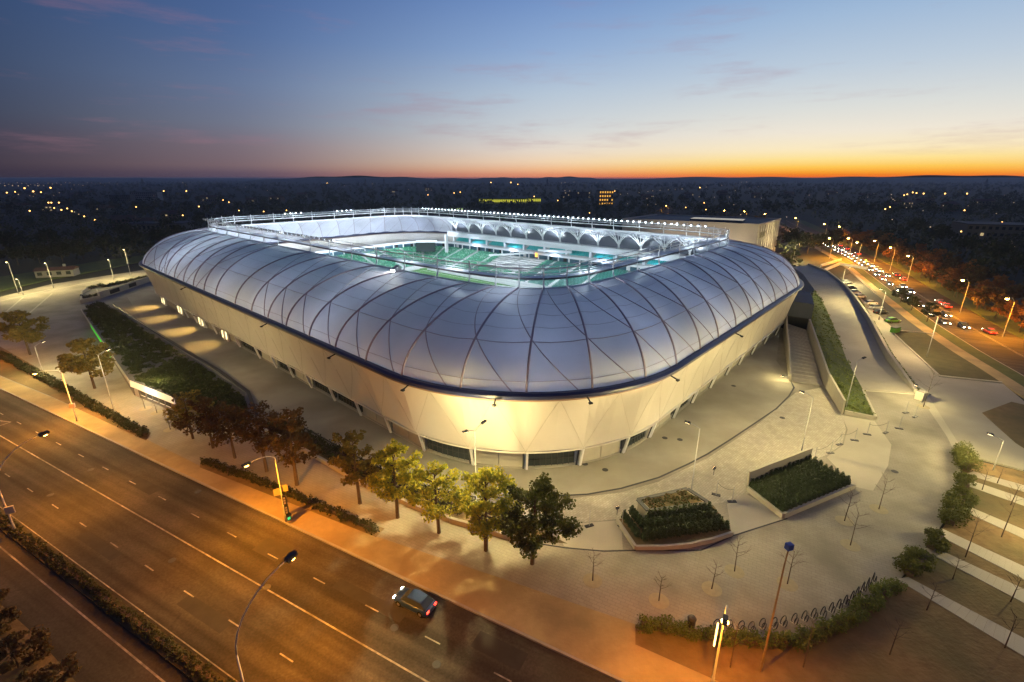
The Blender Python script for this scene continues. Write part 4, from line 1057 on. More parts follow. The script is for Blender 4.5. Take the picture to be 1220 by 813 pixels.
for k, (px, py, ty, lb) in enumerate([(1104, 727, 696, 'bare young tree on the nearest paving strip'), (1135, 690, 663, 'bare young tree on the second paving strip from the bottom'), (1197, 772, 730, 'bare young tree on the nearest strip at the right picture edge'), (1150, 664, 610, 'tall bare young tree between second and third strips'), (1204, 717, 685, 'bare young tree near the right edge on the second strip'), (1193, 640, 585, 'tall bare young tree on the dark bed at the right'), (1170, 584, 556, 'bare young tree on the uppermost strip'), (1188, 576, 553, 'bare young tree beside the plaza lamp above the strips'), (1204, 602, 572, 'bare young tree at the right end of the upper strips'), (957, 795, 735, 'bare young tree on the soil below the light green hedge'), (870, 795, 740, 'bare young tree on the soil right of the sidewalk lamp'), (1060, 780, 740, 'bare young tree on the open soil field at the bottom')]):
    whip(lb, px, py, ty, 70 + k, False, 'young bare trees on the soil field')
# hedges: one plant mass each
def hedge(label, pts, width, h, leaves, per_m=70, size=0.22, z=0.0, name='hedge', core=True, taper=True):
    t = thing(name, label, 'hedge', pts[0])
    C = []; Rr = []; org = Vector(pts[0]); L = 0; r_ = random.Random(len(label)); cor = MB()
    for a, b in zip(pts[:-1], pts[1:]):
        d = (b - a); l = d.length; L += l; u = d.normalized(); nn = Vector((-u.y, u.x, 0))
        k = max(1, int(l / (h * 0.30)))
        for i in range(k):
            for q in range(max(1, int(width / (h * 0.6)))):
                off = r_.uniform(-width / 2, width / 2) * 0.8
                C.append(tuple(a + d * ((i + r_.random()) / k) + nn * off - org + Vector((0, 0, h * r_.uniform(0.35, 0.62))))); Rr.append(h * r_.uniform(0.36, 0.52))
        cor.beam(a - org + Vector((0, 0, h * 0.32)), b - org + Vector((0, 0, h * 0.32)), width * 0.3, h * 0.34)
    part('stems', cor, M_bark, t)
    o = link('foliage', leaf_mesh('foliage', C, Rr, int(L * per_m * max(1, width)), size, leaves, 1.0, len(pts) + int(L)), t); o['kind'] = 'stuff'
    return t
hp = [g(x, y) for x, y in ((763, 747), (800, 752), (850, 763), (900, 769), (950, 767), (1000, 746), (1036, 722), (1066, 698))]
hedge('light green clipped hedge curving along the rim of the plaza behind the bicycle stands', hp, 1.5, 1.15, L_hedge, 300, 0.19)
hedge('low dark hedge along the sidewalk behind the traffic signals', [g(x, y) for x, y in ((243, 551), (300, 572), (350, 592), (400, 614), (450, 635))], 1.3, 1.0, L_hedge_dk, 110, 0.24)
hedge('low dark hedge along the sidewalk at the far left', [g(x, y) for x, y in ((-100, 388), (0, 424), (60, 455), (110, 484), (150, 507), (174, 520))], 1.9, 1.1, L_hedge_dk, 90, 0.26)
hedge('dark shrub belt behind the low wall, below the stadium walkway', [g(x, y) for x, y in ((325, 506), (385, 535), (440, 567), (500, 592), (560, 608), (612, 628))], 3.2, 1.4, L_hedge_dk, 60, 0.28)
hedge('low weedy hedge strip on the verge between the two carriageways', [rp(s, verge_mid, 0) for s in range(-60, 130, 10)], 1.3, 0.75, L_hedge_dk, 110, 0.2)
for a_, b_, wd, h, lb in (((1147, 541), (1150, 562), 2.6, 2.1, 'dark green bush at the top of the plaza rim, by the driveway'), ((1149, 571), (1150, 583), 2.0, 1.5, 'short dark hedge piece between the two uppermost strips'), ((1148, 592), (1130, 628), 2.6, 1.9, 'long dark hedge piece on the plaza rim beside the third and fourth strips'), ((1119, 642), (1107, 656), 2.2, 1.4, 'short hedge piece on the plaza rim between the two lower strips'), ((1100, 665), (1081, 688), 2.6, 1.6, 'broad lighter hedge piece on the plaza rim just above the nearest strip')):
    hedge(lb, [g(*a_), g(*a_).lerp(g(*b_), 0.5), g(*b_)], wd, h, L_green, 200, 0.24)

# ------------------------------------------------------------------ PLANTERS, WALLS, STAIRS, RAMP
def wall_run(mb, pts, z0, z1, th):
    """Butt-jointed wall along points; z0/z1 may be lists."""
    for i in range(len(pts) - 1):
        a, b = Vector(pts[i]), Vector(pts[i + 1]); d = (b - a); d.z = 0; n = Vector((-d.y, d.x, 0)).normalized() * th / 2
        za0, zb0 = (z0[i], z0[i + 1]) if isinstance(z0, list) else (z0, z0); za1, zb1 = (z1[i], z1[i + 1]) if isinstance(z1, list) else (z1, z1)
        mb.prism([(a - n)[:2], (b - n)[:2], (b + n)[:2], (a + n)[:2]], [za0, zb0, zb0, za0], [za1, zb1, zb1, za1])
    return mb
con_protos = []
for k in range(4):
    C = []; Rr = []
    for i in range(9):
        f = i / 8.0; C.append((random.uniform(-.05, .05), random.uniform(-.05, .05), 0.22 + 1.45 * f)); Rr.append(0.42 * (1 - 0.72 * f ** 1.4))
    con_protos.append(leaf_mesh('foliage', C, Rr, 620, 0.17, L_conifer, 1.1, 200 + k, up=0.8))
stem_con = MB().tube([(0, 0, 0), (0, 0, 1.5)], [0.05, 0.02], 5).mesh('stem', M_bark)
def conifer(p, h, label, group, k):
    t = thing('dwarf_conifer', label, 'conifer', p, k * 1.7, group); t.scale = (0.86 * h ** 0.6, 0.86 * h ** 0.6, h / 1.85)
    link('stem', stem_con, t); link('foliage', con_protos[k % 4], t)
M_pl = mat('planter_render', (0.44, 0.41, 0.35), (0.40, 0.37, 0.315), 0.8, 0.85, 0.1, 3)
M_pl2 = mat('planter_cap', (0.10, 0.10, 0.105), None, rough=0.6)
# small stepped planter
pl = thing('stepped_planter', 'small stepped planter with a raised upper box over a front row of conifers', 'planter')
A, B, C_, D = g(735, 622), g(757, 655), g(872, 638), g(850, 606)
ed = MB(); arcp = [A, B] + [B.lerp(C_, f) + (B - A).normalized() * 0.8 * math.sin(PI * f) for f in (0.25, 0.5, 0.75)] + [C_]
wall_run(ed, [tuple(p) for p in arcp], 0, 0.55, 0.3); part('edging_wall', ed, M_pl, pl)
part('soil', MB().prism([tuple(p[:2]) for p in (A, B, arcp[2], arcp[3], arcp[4], C_, D)], 0.02, 0.40), M_soil, pl)
E_, F_, G_, H_ = g(760, 596, 2.0), g(772, 609, 2.0), g(845, 600, 2.0), g(819, 583, 2.0)
part('upper_box', MB().prism([tuple(p[:2]) for p in (E_, F_, G_, H_)], 0.4, 1.98), M_pl, pl)
cp = MB(); up_ = [E_, F_, G_, H_, E_]; wall_run(cp, [tuple(p) for p in up_], 1.985, 2.15, 0.5); part('coping', cp, M_pl2, pl)
part('upper_soil', MB().prism([tuple((E_ + (E_ * 0 + (F_ + G_ + H_ + E_) / 4 - E_) * 0.12)[:2]), tuple((F_ + ((F_ + G_ + H_ + E_) / 4 - F_) * 0.12)[:2]), tuple((G_ + ((F_ + G_ + H_ + E_) / 4 - G_) * 0.12)[:2]), tuple((H_ + ((F_ + G_ + H_ + E_) / 4 - H_) * 0.12)[:2])], 1.99, 2.06), M_soil, pl)
C0 = [tuple(F_.lerp(G_, random.random()).lerp(E_.lerp(H_, random.random()), 0.12 + 0.76 * random.random()) + Vector((0, 0, 0.2))) for _ in range(60)]
shp = thing('ground_cover', 'low brown green ground cover on top of the small stepped planter', 'plants', (0, 0, 0))
link('foliage', leaf_mesh('foliage', C0, [0.32] * 60, 1500, 0.22, leafmat('cover_leaves', [(0.05, 0.06, 0.02), (0.07, 0.075, 0.025), (0.11, 0.06, 0.025), (0.04, 0.055, 0.02)]), 0.7, 5), shp)['kind'] = 'stuff'
k = 0
for r_ in range(3):
    for i in range(13):
        f = (i + 0.5) / 13; lo = B.lerp(C_, 0.04 + 0.92 * f); hi = F_.lerp(G_, f); hi.z = 0
        q = (0.24 + 0.31 * r_); p = lo.lerp(hi, q); p.z = 0.4
        conifer(p, 1.7 + 0.35 * r_ + random.uniform(-.12, .15), 'small dark conifer in the front rows of the small stepped planter', 'conifers of the stepped planter', k); k += 1
for i in range(5):
    for q in (0.3, 0.7):
        f = (i + 0.4) / 5; p = A.lerp(B, f).lerp(Vector((E_.x, E_.y, 0)).lerp(Vector((F_.x, F_.y, 0)), f), q); p.z = 0.4
        conifer(p, 1.2 + 0.35 * q, 'small dark conifer in the left flank of the small stepped planter', 'conifers at the planter flank', k); k += 1
for q in (0.25, 0.55, 0.8):
    p = C_.lerp(Vector((G_.x, G_.y, 0)), q); p.z = 0.4; conifer(p, 1.1 + 0.4 * q, 'small dark conifer at the right end of the small stepped planter', 'conifers at the planter right end', k); k += 1
# large planter with a tall rear wall
pl2 = thing('large_planter', 'large walled planter filled with rows of dark conifers, its back wall tallest', 'planter')
A, B, C_, D = g(889, 584), g(932, 618), g(1017, 582), g(963, 552)
wl = MB(); wall_run(wl, [tuple(A), tuple(D)], 0, [2.9, 2.6], 0.3); part('back_wall', wl, M_pl, pl2)
wl = MB(); wall_run(wl, [tuple(A + (B - A).normalized() * 0.16), tuple(B)], 0, 0.7, 0.3); part('side_wall', wl, M_pl, pl2)
wl = MB(); wall_run(wl, [tuple(B + (C_ - B).normalized() * 0.2), tuple(C_)], 0, 0.7, 0.3); part('front_wall', wl, M_pl, pl2)
wl = MB(); wall_run(wl, [tuple(C_ + (D - C_).normalized() * 0.2), tuple(D + (C_ - D).normalized() * 0.2)], 0, 0.6, 0.3); part('side_wall', wl, M_pl, pl2)
part('soil', MB().prism([tuple(p[:2]) for p in (A, B, C_, D)], 0.02, 0.5), M_soil, pl2)
for i in range(16):
    cc = B.lerp(C_, (i + 0.5) / 16); cc.z = 0.733; part('coping_stone', MB().box(cc, (0.42, 0.4, 0.06), math.atan2((C_ - B).y, (C_ - B).x)), M_conc, pl2)
for r_ in range(8):
    for i in range(14):
        f = (i + 0.55) / 14.2; p = A.lerp(D, f).lerp(B.lerp(C_, f), (r_ + 0.5) / 8.3); p.z = 0.5
        conifer(p, 1.45 + random.uniform(-.15, .2), 'small dark conifer in the close rows of the large planter', 'conifers in the large planter', k); k += 1
# barrier posts with foot plates, chained in pairs
post0 = thing('barrier_post', 'slim barrier post on a dark foot plate', 'post', g(1000, 530), 0.3, 'barrier posts on the plaza')
part('pole', MB().tube([(0, 0, 0), (0, 0, 2.3)], 0.035, 6), M_steel, post0); part('foot_plate', MB().box((0, 0, 0.06), (1.1, 0.45, 0.10)), M_dark, post0)
plab = 'slim barrier post on a dark foot plate, one of the loose line across the plaza'
post0['label'] = plab
posts = [(1018, 525), (1033, 518), (1055, 516), (1071, 511), (989, 540), (970, 549), (872, 598), (741, 626), (853, 590), (702, 627), (1105, 470), (1090, 497), (1079, 492)]
for px, py in posts: dup(post0, g(px, py), random.uniform(-.6, .6))
dup(post0, g(962, 553), 0.4)
for (a, b) in (((970, 549), (989, 540)), ((989, 540), (1000, 530)), ((1000, 530), (1018, 525)), ((853, 590), (872, 598)), ((1033, 518), (1055, 516))):
    p, q = g(*a, 1.9), g(*b, 1.9); p = g(*a) + Vector((0, 0, 1.9)); q = g(*b) + Vector((0, 0, 1.9)); m_ = p.lerp(q, .5) - Vector((0, 0, 0.4))
    tag(link('chain', MB().tube([p, p.lerp(q, .25) - Vector((0, 0, .3)), m_, p.lerp(q, .75) - Vector((0, 0, .3)), q], 0.022, 4).mesh('chain', M_dark)), 'thin dark chain hung between two of the slim barrier posts', 'chain', 'barrier chains')
# drain covers
for px, py, lb in ((697, 553, 'dark drain cover nearest the facade doors'), (721, 560, 'dark drain cover right of the one nearest the doors'), (792, 522, 'dark drain cover under the right facade curve'), (810, 524, 'dark drain cover just right of another under the facade'), (720, 561, ''), (874, 460, 'dark drain cover high up the right walkway'), (932, 498, 'dark drain cover on the cobbles near the stairs'), (1066, 562, 'dark drain cover on the outer plaza at the right')):
    if lb: tag(link('drain_cover', MB().lathe([(0.001, 0.03), (0.42, 0.03), (0.45, 0.014)], 14).mesh('drain_cover', M_dark), None, g(px, py)), lb, 'drain cover', 'drain covers')
# litter bin
bn = thing('litter_bin', 'dark round litter bin behind the hedge, left of the bicycle stands', 'bin', g(823, 747))
part('body', MB().lathe([(0.30, 0.0), (0.36, 0.1), (0.36, 0.95)], 14), M_dark, bn); part('lid', MB().lathe([(0.40, 0.95), (0.42, 1.05), (0.30, 1.22), (0.001, 1.28)], 14), M_dark, bn)
# bicycle stands: wound hoops on small plates
bs0 = thing('bicycle_stand', 'looped black bicycle stand in the curved row', 'bicycle stand', (0, 0, 0), 0, 'bicycle stands along the hedge')
hoop = [(0.0, 0.12 * math.sin(a * 0.5), 0.95 + 0.62 * math.sin(a - PI / 2)) for a in np.linspace(0.0, 2 * PI, 17)]
hoop = [(0.38 * math.sin(a), 0.10 * (a / PI - 1), 0.78 + 0.66 * -math.cos(a)) for a in np.linspace(0.0, 2 * PI, 19)]
part('hoop', MB().tube(hoop, 0.055, 6), M_black, bs0); part('hoop', MB().tube([(x * 0.72, y - 0.28, z * 0.72) for x, y, z in hoop], 0.05, 6), M_black, bs0); part('foot_plate', MB().box((0, 0, 0.045), (0.35, 0.5, 0.05)), M_conc, bs0)
bsl = 'looped black bicycle stand in the curved row behind the light green hedge'
bs0['label'] = bsl
bp_px = [(853, 752), (868, 753), (882, 754), (894, 755), (907, 751), (921, 750), (932, 748), (945, 745), (957, 742), (968, 739), (979, 737), (989, 732), (998, 728), (1006, 723), (1014, 718), (1020, 713), (1027, 707), (1033, 702), (1039, 696)]
for i, (px, py) in enumerate(bp_px):
    p = g(px, py - 3)
    if i == 0: bs0.location = p; bs0.rotation_euler.z = 0.2; bs0.scale = (0.8, 0.8, 0.8)
    else: dup(bs0, p, 0.2 + i * 0.035)
# blue sign on its tall wooden pole
sg = thing('sign_pole', 'tall rusty pole with a small blue sign on top, leaning out of the soil', 'sign', g(906, 800))
hs = height_of(906, 800, 650)
part('pole', MB().tube([(0, 0, 0), (0, 0, hs * 0.86)], [0.10, 0.06], 8), mat('rusty_pole', (0.20, 0.135, 0.08), (0.15, 0.10, 0.06), 2, 0.8), sg); part('bracket', MB().tube([(0, 0, hs * 0.86), (0.05, 0, hs - 0.3)], 0.06, 6), MATS['rusty_pole'], sg)
part('sign_board', MB().box((0.05, 0, hs - 0.1), (0.5, 0.4, 0.5), 0.3), mat('sign_blue', (0.02, 0.06, 0.36), None, rough=0.4), sg)

# low wall below the shrub belt
lw = thing('low_wall', 'long low curved wall between the tree row and the dark shrub belt', 'low wall')
pts = [g(x, y) for x, y in ((262, 492), (330, 521), (385, 551), (433, 579), (500, 608), (537, 622), (562, 629), (615, 645), (640, 649))]
for a, b in zip(pts[:-1], pts[1:]):
    n = max(2, int((b - a).length / 3.0))
    for i in range(n):
        m_ = MB(); wall_run(m_, [tuple(a.lerp(b, i / n)), tuple(a.lerp(b, (i + 0.994) / n))], 0, 0.62, 0.42); part('wall_block', m_, M_conc, lw)

# service building sunk under the ivy bank, left
sv = thing('service_building', 'low grey building under an ivy roof, with bright white edge band and green panel', 'building')
A, B, C_ = g(98, 372), g(160, 471), g(212, 493)
D2, E2, F2, G2 = g(292, 512), g(292, 468), g(220, 421), g(138, 369)
topz = [0.9, 3.0, 3.0, 1.6, 0.4, 0.15, 0.15]
def zv(p, z): return Vector((p.x, p.y, z))
patches = [(zv(A, .9), zv(B, 3.0), zv(F2, .06), zv(G2, .06)), (zv(B, 3.0), zv(C_, 3.0), zv(E2, .06), zv(F2, .06)), (zv(C_, 3.0), zv(D2, 1.4), zv(E2.lerp(D2, .5), .3), zv(E2, .06))]
for q in patches:
    part('body', MB().prism([tuple(p[:2]) for p in q], -0.2, [p.z for p in q]), mat('grey_render', (0.15, 0.14, 0.135), (0.12, 0.115, 0.11), 0.6, 0.85), sv)
ext = ((B - A).normalized() + (B - C_).normalized()).normalized()
def off(p, d): return Vector((p.x + d.x, p.y + d.y, p.z))
nA = Vector((-(B - A).y, (B - A).x, 0)).normalized(); 
if nA.dot(Vector((A.x, A.y, 0)) - Vector((E2.x, E2.y, 0))) < 0: nA = -nA
nB = Vector((-(C_ - B).y, (C_ - B).x, 0)).normalized()
if nB.dot(B - E2) < 0: nB = -nB
# sloping white band above the windows, strip light along its lower edge
band = MB()
b0, b1 = B + nB * 0.25, C_ + nB * 0.25
band.add([(b0.x, b0.y, 1.95), (b1.x, b1.y, 1.95), (C_.x + nB.x * 0.08, C_.y + nB.y * 0.08, 3.2), (B.x + nB.x * 0.08, B.y + nB.y * 0.08, 3.2), (B.x + nB.x * 0.01, B.y + nB.y * 0.01, 1.9), (C_.x + nB.x * 0.01, C_.y + nB.y * 0.01, 1.9), (C_.x + nB.x * 0.01, C_.y + nB.y * 0.01, 3.15), (B.x + nB.x * 0.01, B.y + nB.y * 0.01, 3.15)], [(0, 1, 2, 3), (7, 6, 5, 4), (0, 4, 5, 1), (1, 5, 6, 2), (2, 6, 7, 3), (3, 7, 4, 0)])
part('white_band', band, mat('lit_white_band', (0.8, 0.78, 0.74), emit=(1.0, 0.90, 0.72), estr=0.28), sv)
m_ = MB(); wall_run(m_, [tuple(A.lerp(B, 0.0) + nA * 0.12), tuple(B + nA * 0.12)], [0.45, 2.2], [0.95, 2.9], 0.2); part('edge_band', m_, M_pl, sv)
g0, g1 = A.lerp(B, 0.30), A.lerp(B, 0.72)
m_ = MB(); wall_run(m_, [tuple(g0 + nA * 0.27), tuple(g1 + nA * 0.27)], [0.55, 1.25], [1.5, 2.35], 0.08); part('green_panel', m_, mat('green_panel_lit', (0.06, 0.5, 0.05), emit=(0.10, 0.85, 0.06), estr=0.5), sv)
for f0 in (0.20, 0.36, 0.50, 0.64, 0.78):
    p, q = B.lerp(C_, f0), B.lerp(C_, f0 + 0.10)
    m_ = MB(); wall_run(m_, [tuple(p + nB * 0.03), tuple(q + nB * 0.03)], 0.85, 1.6, 0.1); w_ = part('window', m_, M_glass, sv)
    m_ = MB(); wall_run(m_, [tuple(p + nB * 0.06), tuple(q + nB * 0.06)], 0.75, 0.84, 0.16); part('sill', m_, M_white, w_)
p, q = B.lerp(C_, 0.05), B.lerp(C_, 0.14); m_ = MB(); wall_run(m_, [tuple(p + nB * 0.03), tuple(q + nB * 0.03)], 0.02, 1.6, 0.1); part('door', m_, M_steel, sv)
area('band_light', (B.lerp(C_, 0.5) + nB * 2.6 + Vector((0, 0, 3.6))), 220, (1.0, 0.86, 0.6), 1.0, (-nB.x, -nB.y, -0.7), 150)
area('band_light', (B.lerp(E2, 0.25) + Vector((0, 0, 5.5))), 300, (1.0, 0.82, 0.35), 1.0, (0, 0, -1), 120)
iv = thing('ivy_bank', 'dark clipped ivy covering the roof of the service building by the stadium walkway', 'hedge')
C0 = []
for q, n_ in zip(patches, (700, 620, 280)):
    for _ in range(n_):
        f, h_ = random.uniform(0.02, 0.98), random.uniform(0.07, 0.92)
        C0.append(tuple(q[0].lerp(q[1], f).lerp(q[3].lerp(q[2], f), h_) + Vector((0, 0, 0.22 - 0.25 * h_))))
o = link('foliage', leaf_mesh('foliage', C0, [random.uniform(0.55, 0.8) for _ in C0], 70000, 0.42, leafmat('ivy_leaves', [(0.032, 0.045, 0.014), (0.05, 0.062, 0.018), (0.04, 0.05, 0.016), (0.06, 0.07, 0.02)]), 0.6, 31), iv); o['kind'] = 'stuff'
cw = thing('bank_coping', 'dark coping wall between the ivy bank and the walkway of portals', 'wall')
m_ = MB(); wall_run(m_, [tuple(g(x, y)) for x, y in ((134, 363), (150, 374), (190, 399), (224, 420), (262, 443), (296, 468), (306, 496))], 0, 0.28, 0.6); part('coping', m_, M_dark, cw)
# low walls of the ramp head at the far left
rh = thing('ramp_head_wall', 'low pale wall with two dark openings behind the ivy bank, below the stadium tip', 'wall')
W0, W1 = g(119, 356), g(178, 336)
m_ = MB(); wall_run(m_, [tuple(W0), tuple(W1)], 0, 2.2, 0.5); part('wall', m_, M_pl, rh)
for f0, f1 in ((0.18, 0.36), (0.55, 0.70)):
    d = (W1 - W0).normalized(); n = Vector((d.y, -d.x, 0))
    m_ = MB(); wall_run(m_, [tuple(W0.lerp(W1, f0) + n * 0.24), tuple(W0.lerp(W1, f1) + n * 0.24)], 0.35, 1.75, 0.1); part('opening', m_, M_black, rh)
m_ = MB(); wall_run(m_, [tuple(g(97, 362)), tuple(g(119, 357)), tuple(g(116, 348))], 0, 1.3, 0.4); part('wall', m_, M_pl, rh)
m_ = MB(); wall_run(m_, [tuple(g(97, 362)), tuple(g(98, 350)), tuple(g(105, 346))], 0, 1.0, 0.4); part('wall', m_, M_pl, rh)
for (a, b, lb) in (((99, 356), (117, 353), 'dark clipped shrubs in the small planter at the ramp head'), ((105, 345), (124, 341), 'low dark shrub strip behind the ramp head planter'), ((122, 343), (176, 331), 'low brown hedge along the ramp head wall'), ((108, 366), (122, 378), 'dark shrubs descending beside the ramp head'), ((116, 363), (134, 374), 'second dark shrub line beside the ramp head')):
    hedge(lb, [g(*a), g(*b)], 2.2, 1.3, L_hedge_dk, 30, 0.4)

# right: stair between walls, grass slope, ramp with parapet up to the deck
def gp(px, py, z=0.0): return g(px, py, z)
sb0, sb1, st1, st0 = gp(943, 455), gp(980, 460), gp(960, 393, 2.7), gp(939, 386, 2.7)
sta = thing('grand_stair', 'wide shallow stair between two pale walls, rising under the stadium edge', 'stairs')
ns = 18
for i in range(ns):
    f0, f1 = i / ns, (i + 1) / ns
    q = [sb0.lerp(st0, f0), sb1.lerp(st1, f0), sb1.lerp(st1, f1), sb0.lerp(st0, f1)]
    part('step', MB().prism([tuple(p[:2]) for p in q], -0.1, 0.15 * (i + 1)), M_light, sta)
m_ = MB(); wl = [gp(943, 455), gp(941, 430), gp(933, 386)]
wall_run(m_, [tuple(sb0 + Vector((-0.4, 0, 0))), tuple(sb0.lerp(st0, .35) + Vector((-.5, 0, 0))), tuple(st0 + Vector((-0.9, 0, 0)))], 0, [1.7, 3.0, 5.2], 0.35); part('left_wall', m_, M_pl, sta)
m_ = MB(); wr = [gp(1003, 493), gp(983, 460), gp(963, 399, 1.5)]
wr[2] = Vector((st1.x + 0.5, st1.y, 0))
wall_run(m_, [tuple(p) for p in wr], 0, [2.6, 3.2, 5.6], 0.35); part('right_wall', m_, M_pl, sta)
# deck bridging from the ramp head to the stadium
dk = thing('deck', 'blue grey deck block joining the ramp head to the stadium over the stair', 'deck')
d0, d1 = Vector((st0.x - 3, st0.y + 1.0, 0)), Vector((st1.x + 1.5, st1.y + 1.0, 0))
far_ = (st0 - sb0); far_.z = 0; far_.normalize()
part('face', MB().prism([tuple(d0[:2]), tuple(d1[:2]), tuple((d1 + far_ * 16)[:2]), tuple((d0 + far_ * 16)[:2])], 5.2, 9.2), mat('deck_cladding', (0.07, 0.08, 0.12), (0.06, 0.07, 0.10), 0.3, 0.7), dk)
part('support', MB().prism([tuple((d0 + far_ * 6)[:2]), tuple((d1 + far_ * 6)[:2]), tuple((d1 + far_ * 15.6)[:2]), tuple((d0 + far_ * 15.6)[:2])], 0, 5.19), M_dark, dk)
# ramp
rl = [gp(1028, 464, 0.05), gp(1009, 429, 1.2), gp(996, 395, 2.5), gp(983, 365, 3.7), gp(971, 346, 4.6), gp(957, 327, 5.2), gp(945, 318, 5.2)]
rr = [gp(1088, 468, 0.05), gp(1055, 428, 1.2), gp(1033, 384, 2.8), gp(1016, 356, 3.9), gp(1003, 340, 4.6), gp(985, 325, 5.2), gp(962, 316, 5.2)]
rm = thing('ramp', 'broad pale concrete ramp curving up to the far side of the stadium', 'ramp')
for i in range(6):
    n = 4
    for j in range(n):
        a, b, c, d = rl[i].lerp(rl[i + 1], j / n), rr[i].lerp(rr[i + 1], j / n), rr[i].lerp(rr[i + 1], (j + 0.99) / n), rl[i].lerp(rl[i + 1], (j + 0.99) / n)
        part('slab', MB().prism([tuple(p[:2]) for p in (a, b, c, d)], -0.1, [a.z, b.z, c.z, d.z]), M_light, rm)
m_ = MB(); wall_run(m_, [tuple(p + Vector((0.35, 0, 0))) for p in rr], 0, [p.z + h for p, h in zip(rr, (0.6, 1.7, 1.6, 1.0, 0.7, 0.6, 0.6))], 0.45); part('parapet', m_, M_pl, rm)
m_ = MB(); wall_run(m_, [tuple(p + Vector((0.35, 0, 0))) for p in rr], [p.z + h + 0.003 for p, h in zip(rr, (0.6, 1.7, 1.6, 1.0, 0.7, 0.6, 0.6))], [p.z + h + 0.10 for p, h in zip(rr, (0.6, 1.7, 1.6, 1.0, 0.7, 0.6, 0.6))], 0.62); part('coping', m_, M_light, rm)
m_ = MB(); a, b = gp(1026, 465.5), gp(1089, 470); m_.beam((a.x, a.y, 0.05), (b.x, b.y, 0.05), 0.3, 0.14); part('threshold', m_, M_conc, rm)
part('gate_pillar', MB().box(gp(1096, 476) + Vector((0, 0, 0.8)), (1.4, 1.4, 1.6), 0.5), M_pl, rm)
# grass slope between
P = []
lef = [Vector((p.x + 0.35, p.y, h)) for p, h in zip((wr[0], wr[0].lerp(wr[1], 0.5), wr[1], wr[1].lerp(wr[2], 0.5), wr[2], wr[2] + far_ * 12), (0.5, 1.2, 2.2, 3.2, 4.4, 5.0))]
rig = [gp(1041, 496, 0.35)] + [Vector((p.x - 0.05, p.y, p.z + 0.06)) for p in rl[0:5]]
P = [[l.lerp(r_, k / 6.0) + Vector((0, 0, 0.35 * math.sin(PI * k / 6) * random.uniform(.6, 1))) for k in range(7)] for l, r_ in zip(lef, rig)]
struct('grass_slope', MB().grid(P), M_grass)
C0 = []
for _ in range(420):
    i = random.randrange(5); f = random.random(); k_ = random.random() * 0.94 + 0.03
    C0.append(tuple(lef[i].lerp(lef[i + 1], f).lerp(rig[i].lerp(rig[i + 1], f), k_) + Vector((0, 0, 0.1))))
gs_ = thing('slope_planting', 'green ground cover on the slope between the stair wall and the ramp', 'plants')
o = link('foliage', leaf_mesh('foliage', C0, [0.8] * len(C0), 9000, 0.32, L_hedge, 0.45, 77), gs_); o['kind'] = 'stuff'
ke = thing('slope_kerb', 'low pale kerb closing the lower end of the grass slope', 'kerb')
m_ = MB(); wall_run(m_, [tuple(wr[0] + Vector((0.3, -0.2, 0))), tuple(gp(1043, 500)), tuple(gp(1028, 466))], [0, 0, 0], [0.75, 0.6, 0.35], 0.35); part('kerb', m_, M_pl, ke)
gst = [gp(1096, 470), gp(1062, 425), gp(1040, 385), gp(1022, 356)]
hedge('bright narrow grass strip outside the ramp parapet', gst, 1.0, 0.5, L_hedge, 60, 0.2)

# ------------------------------------------------------------------ CARS
def paint(name, c): return mat('paint_' + name, c, None, rough=0.3, spec=0.6, metal=0.2)
P_cols = {'white': paint('white', (0.72, 0.72, 0.70)), 'silver': paint('silver', (0.40, 0.41, 0.42)), 'black': paint('black', (0.012, 0.012, 0.014)), 'grey': paint('grey', (0.12, 0.125, 0.13)), 'green': paint('green', (0.08, 0.30, 0.03)), 'red': paint('red', (0.22, 0.02, 0.015)), 'blue': paint('blue', (0.02, 0.05, 0.16))}
M_head_on = mat('headlight_on', (0.9, 0.9, 0.9), emit=(1.0, 0.86, 0.62), estr=60)
M_tail_on = mat('taillight_on', (0.5, 0.02, 0.02), emit=(1.0, 0.03, 0.015), estr=12)
M_head_off = mat('headlight_off', (0.6, 0.6, 0.6), None, rough=0.15)
M_tail_off = mat('taillight_off', (0.25, 0.01, 0.01), None, rough=0.2)
M_tyre = mat('tyre', (0.015, 0.015, 0.015), None, rough=0.8)
M_rim = mat('wheel_rim', (0.35, 0.35, 0.36), None, rough=0.4, metal=0.6)
def loft(sections):
    """sections: list of (x, [(y, z), ...]) rings; closed skin along x."""
    mb = MB(); k = len(sections[0][1])
    for x, ring in sections:
        for y, z in ring: mb.v.append((x, y, z))
    for i in range(len(sections) - 1):
        for j in range(k): mb.f.append((i * k + j, i * k + (j + 1) % k, (i + 1) * k + (j + 1) % k, (i + 1) * k + j))
    mb.f.append(tuple(range(k))[::-1]); mb.f.append(tuple((len(sections) - 1) * k + j for j in range(k)))
    return mb
def ring_(w, z0, z1, r_=0.12, tuck=0.06): return [(-w + tuck, z0), (w - tuck, z0), (w, z0 + r_), (w, (z0 + z1) / 2 + .05), (w - 0.05, z1 - r_ * .5), (w - 0.14, z1), (-w + 0.14, z1), (-w + 0.05, z1 - r_ * .5), (-w, (z0 + z1) / 2 + .05), (-w, z0 + r_)]
car_body = loft([(-2.12, ring_(0.72, 0.34, 0.72)), (-2.05, ring_(0.82, 0.26, 0.90)), (-1.6, ring_(0.88, 0.22, 0.96)), (-0.6, ring_(0.89, 0.20, 0.94)), (0.7, ring_(0.89, 0.20, 0.92)), (1.5, ring_(0.87, 0.22, 0.82)), (2.0, ring_(0.80, 0.26, 0.70)), (2.14, ring_(0.66, 0.34, 0.58))])
def cab(w0, w1, z0, z1): return [(-w0, z0), (w0, z0), (w1, z1), (w1 * 0.8, z1 + 0.03), (-w1 * 0.8, z1 + 0.03), (-w1, z1)]
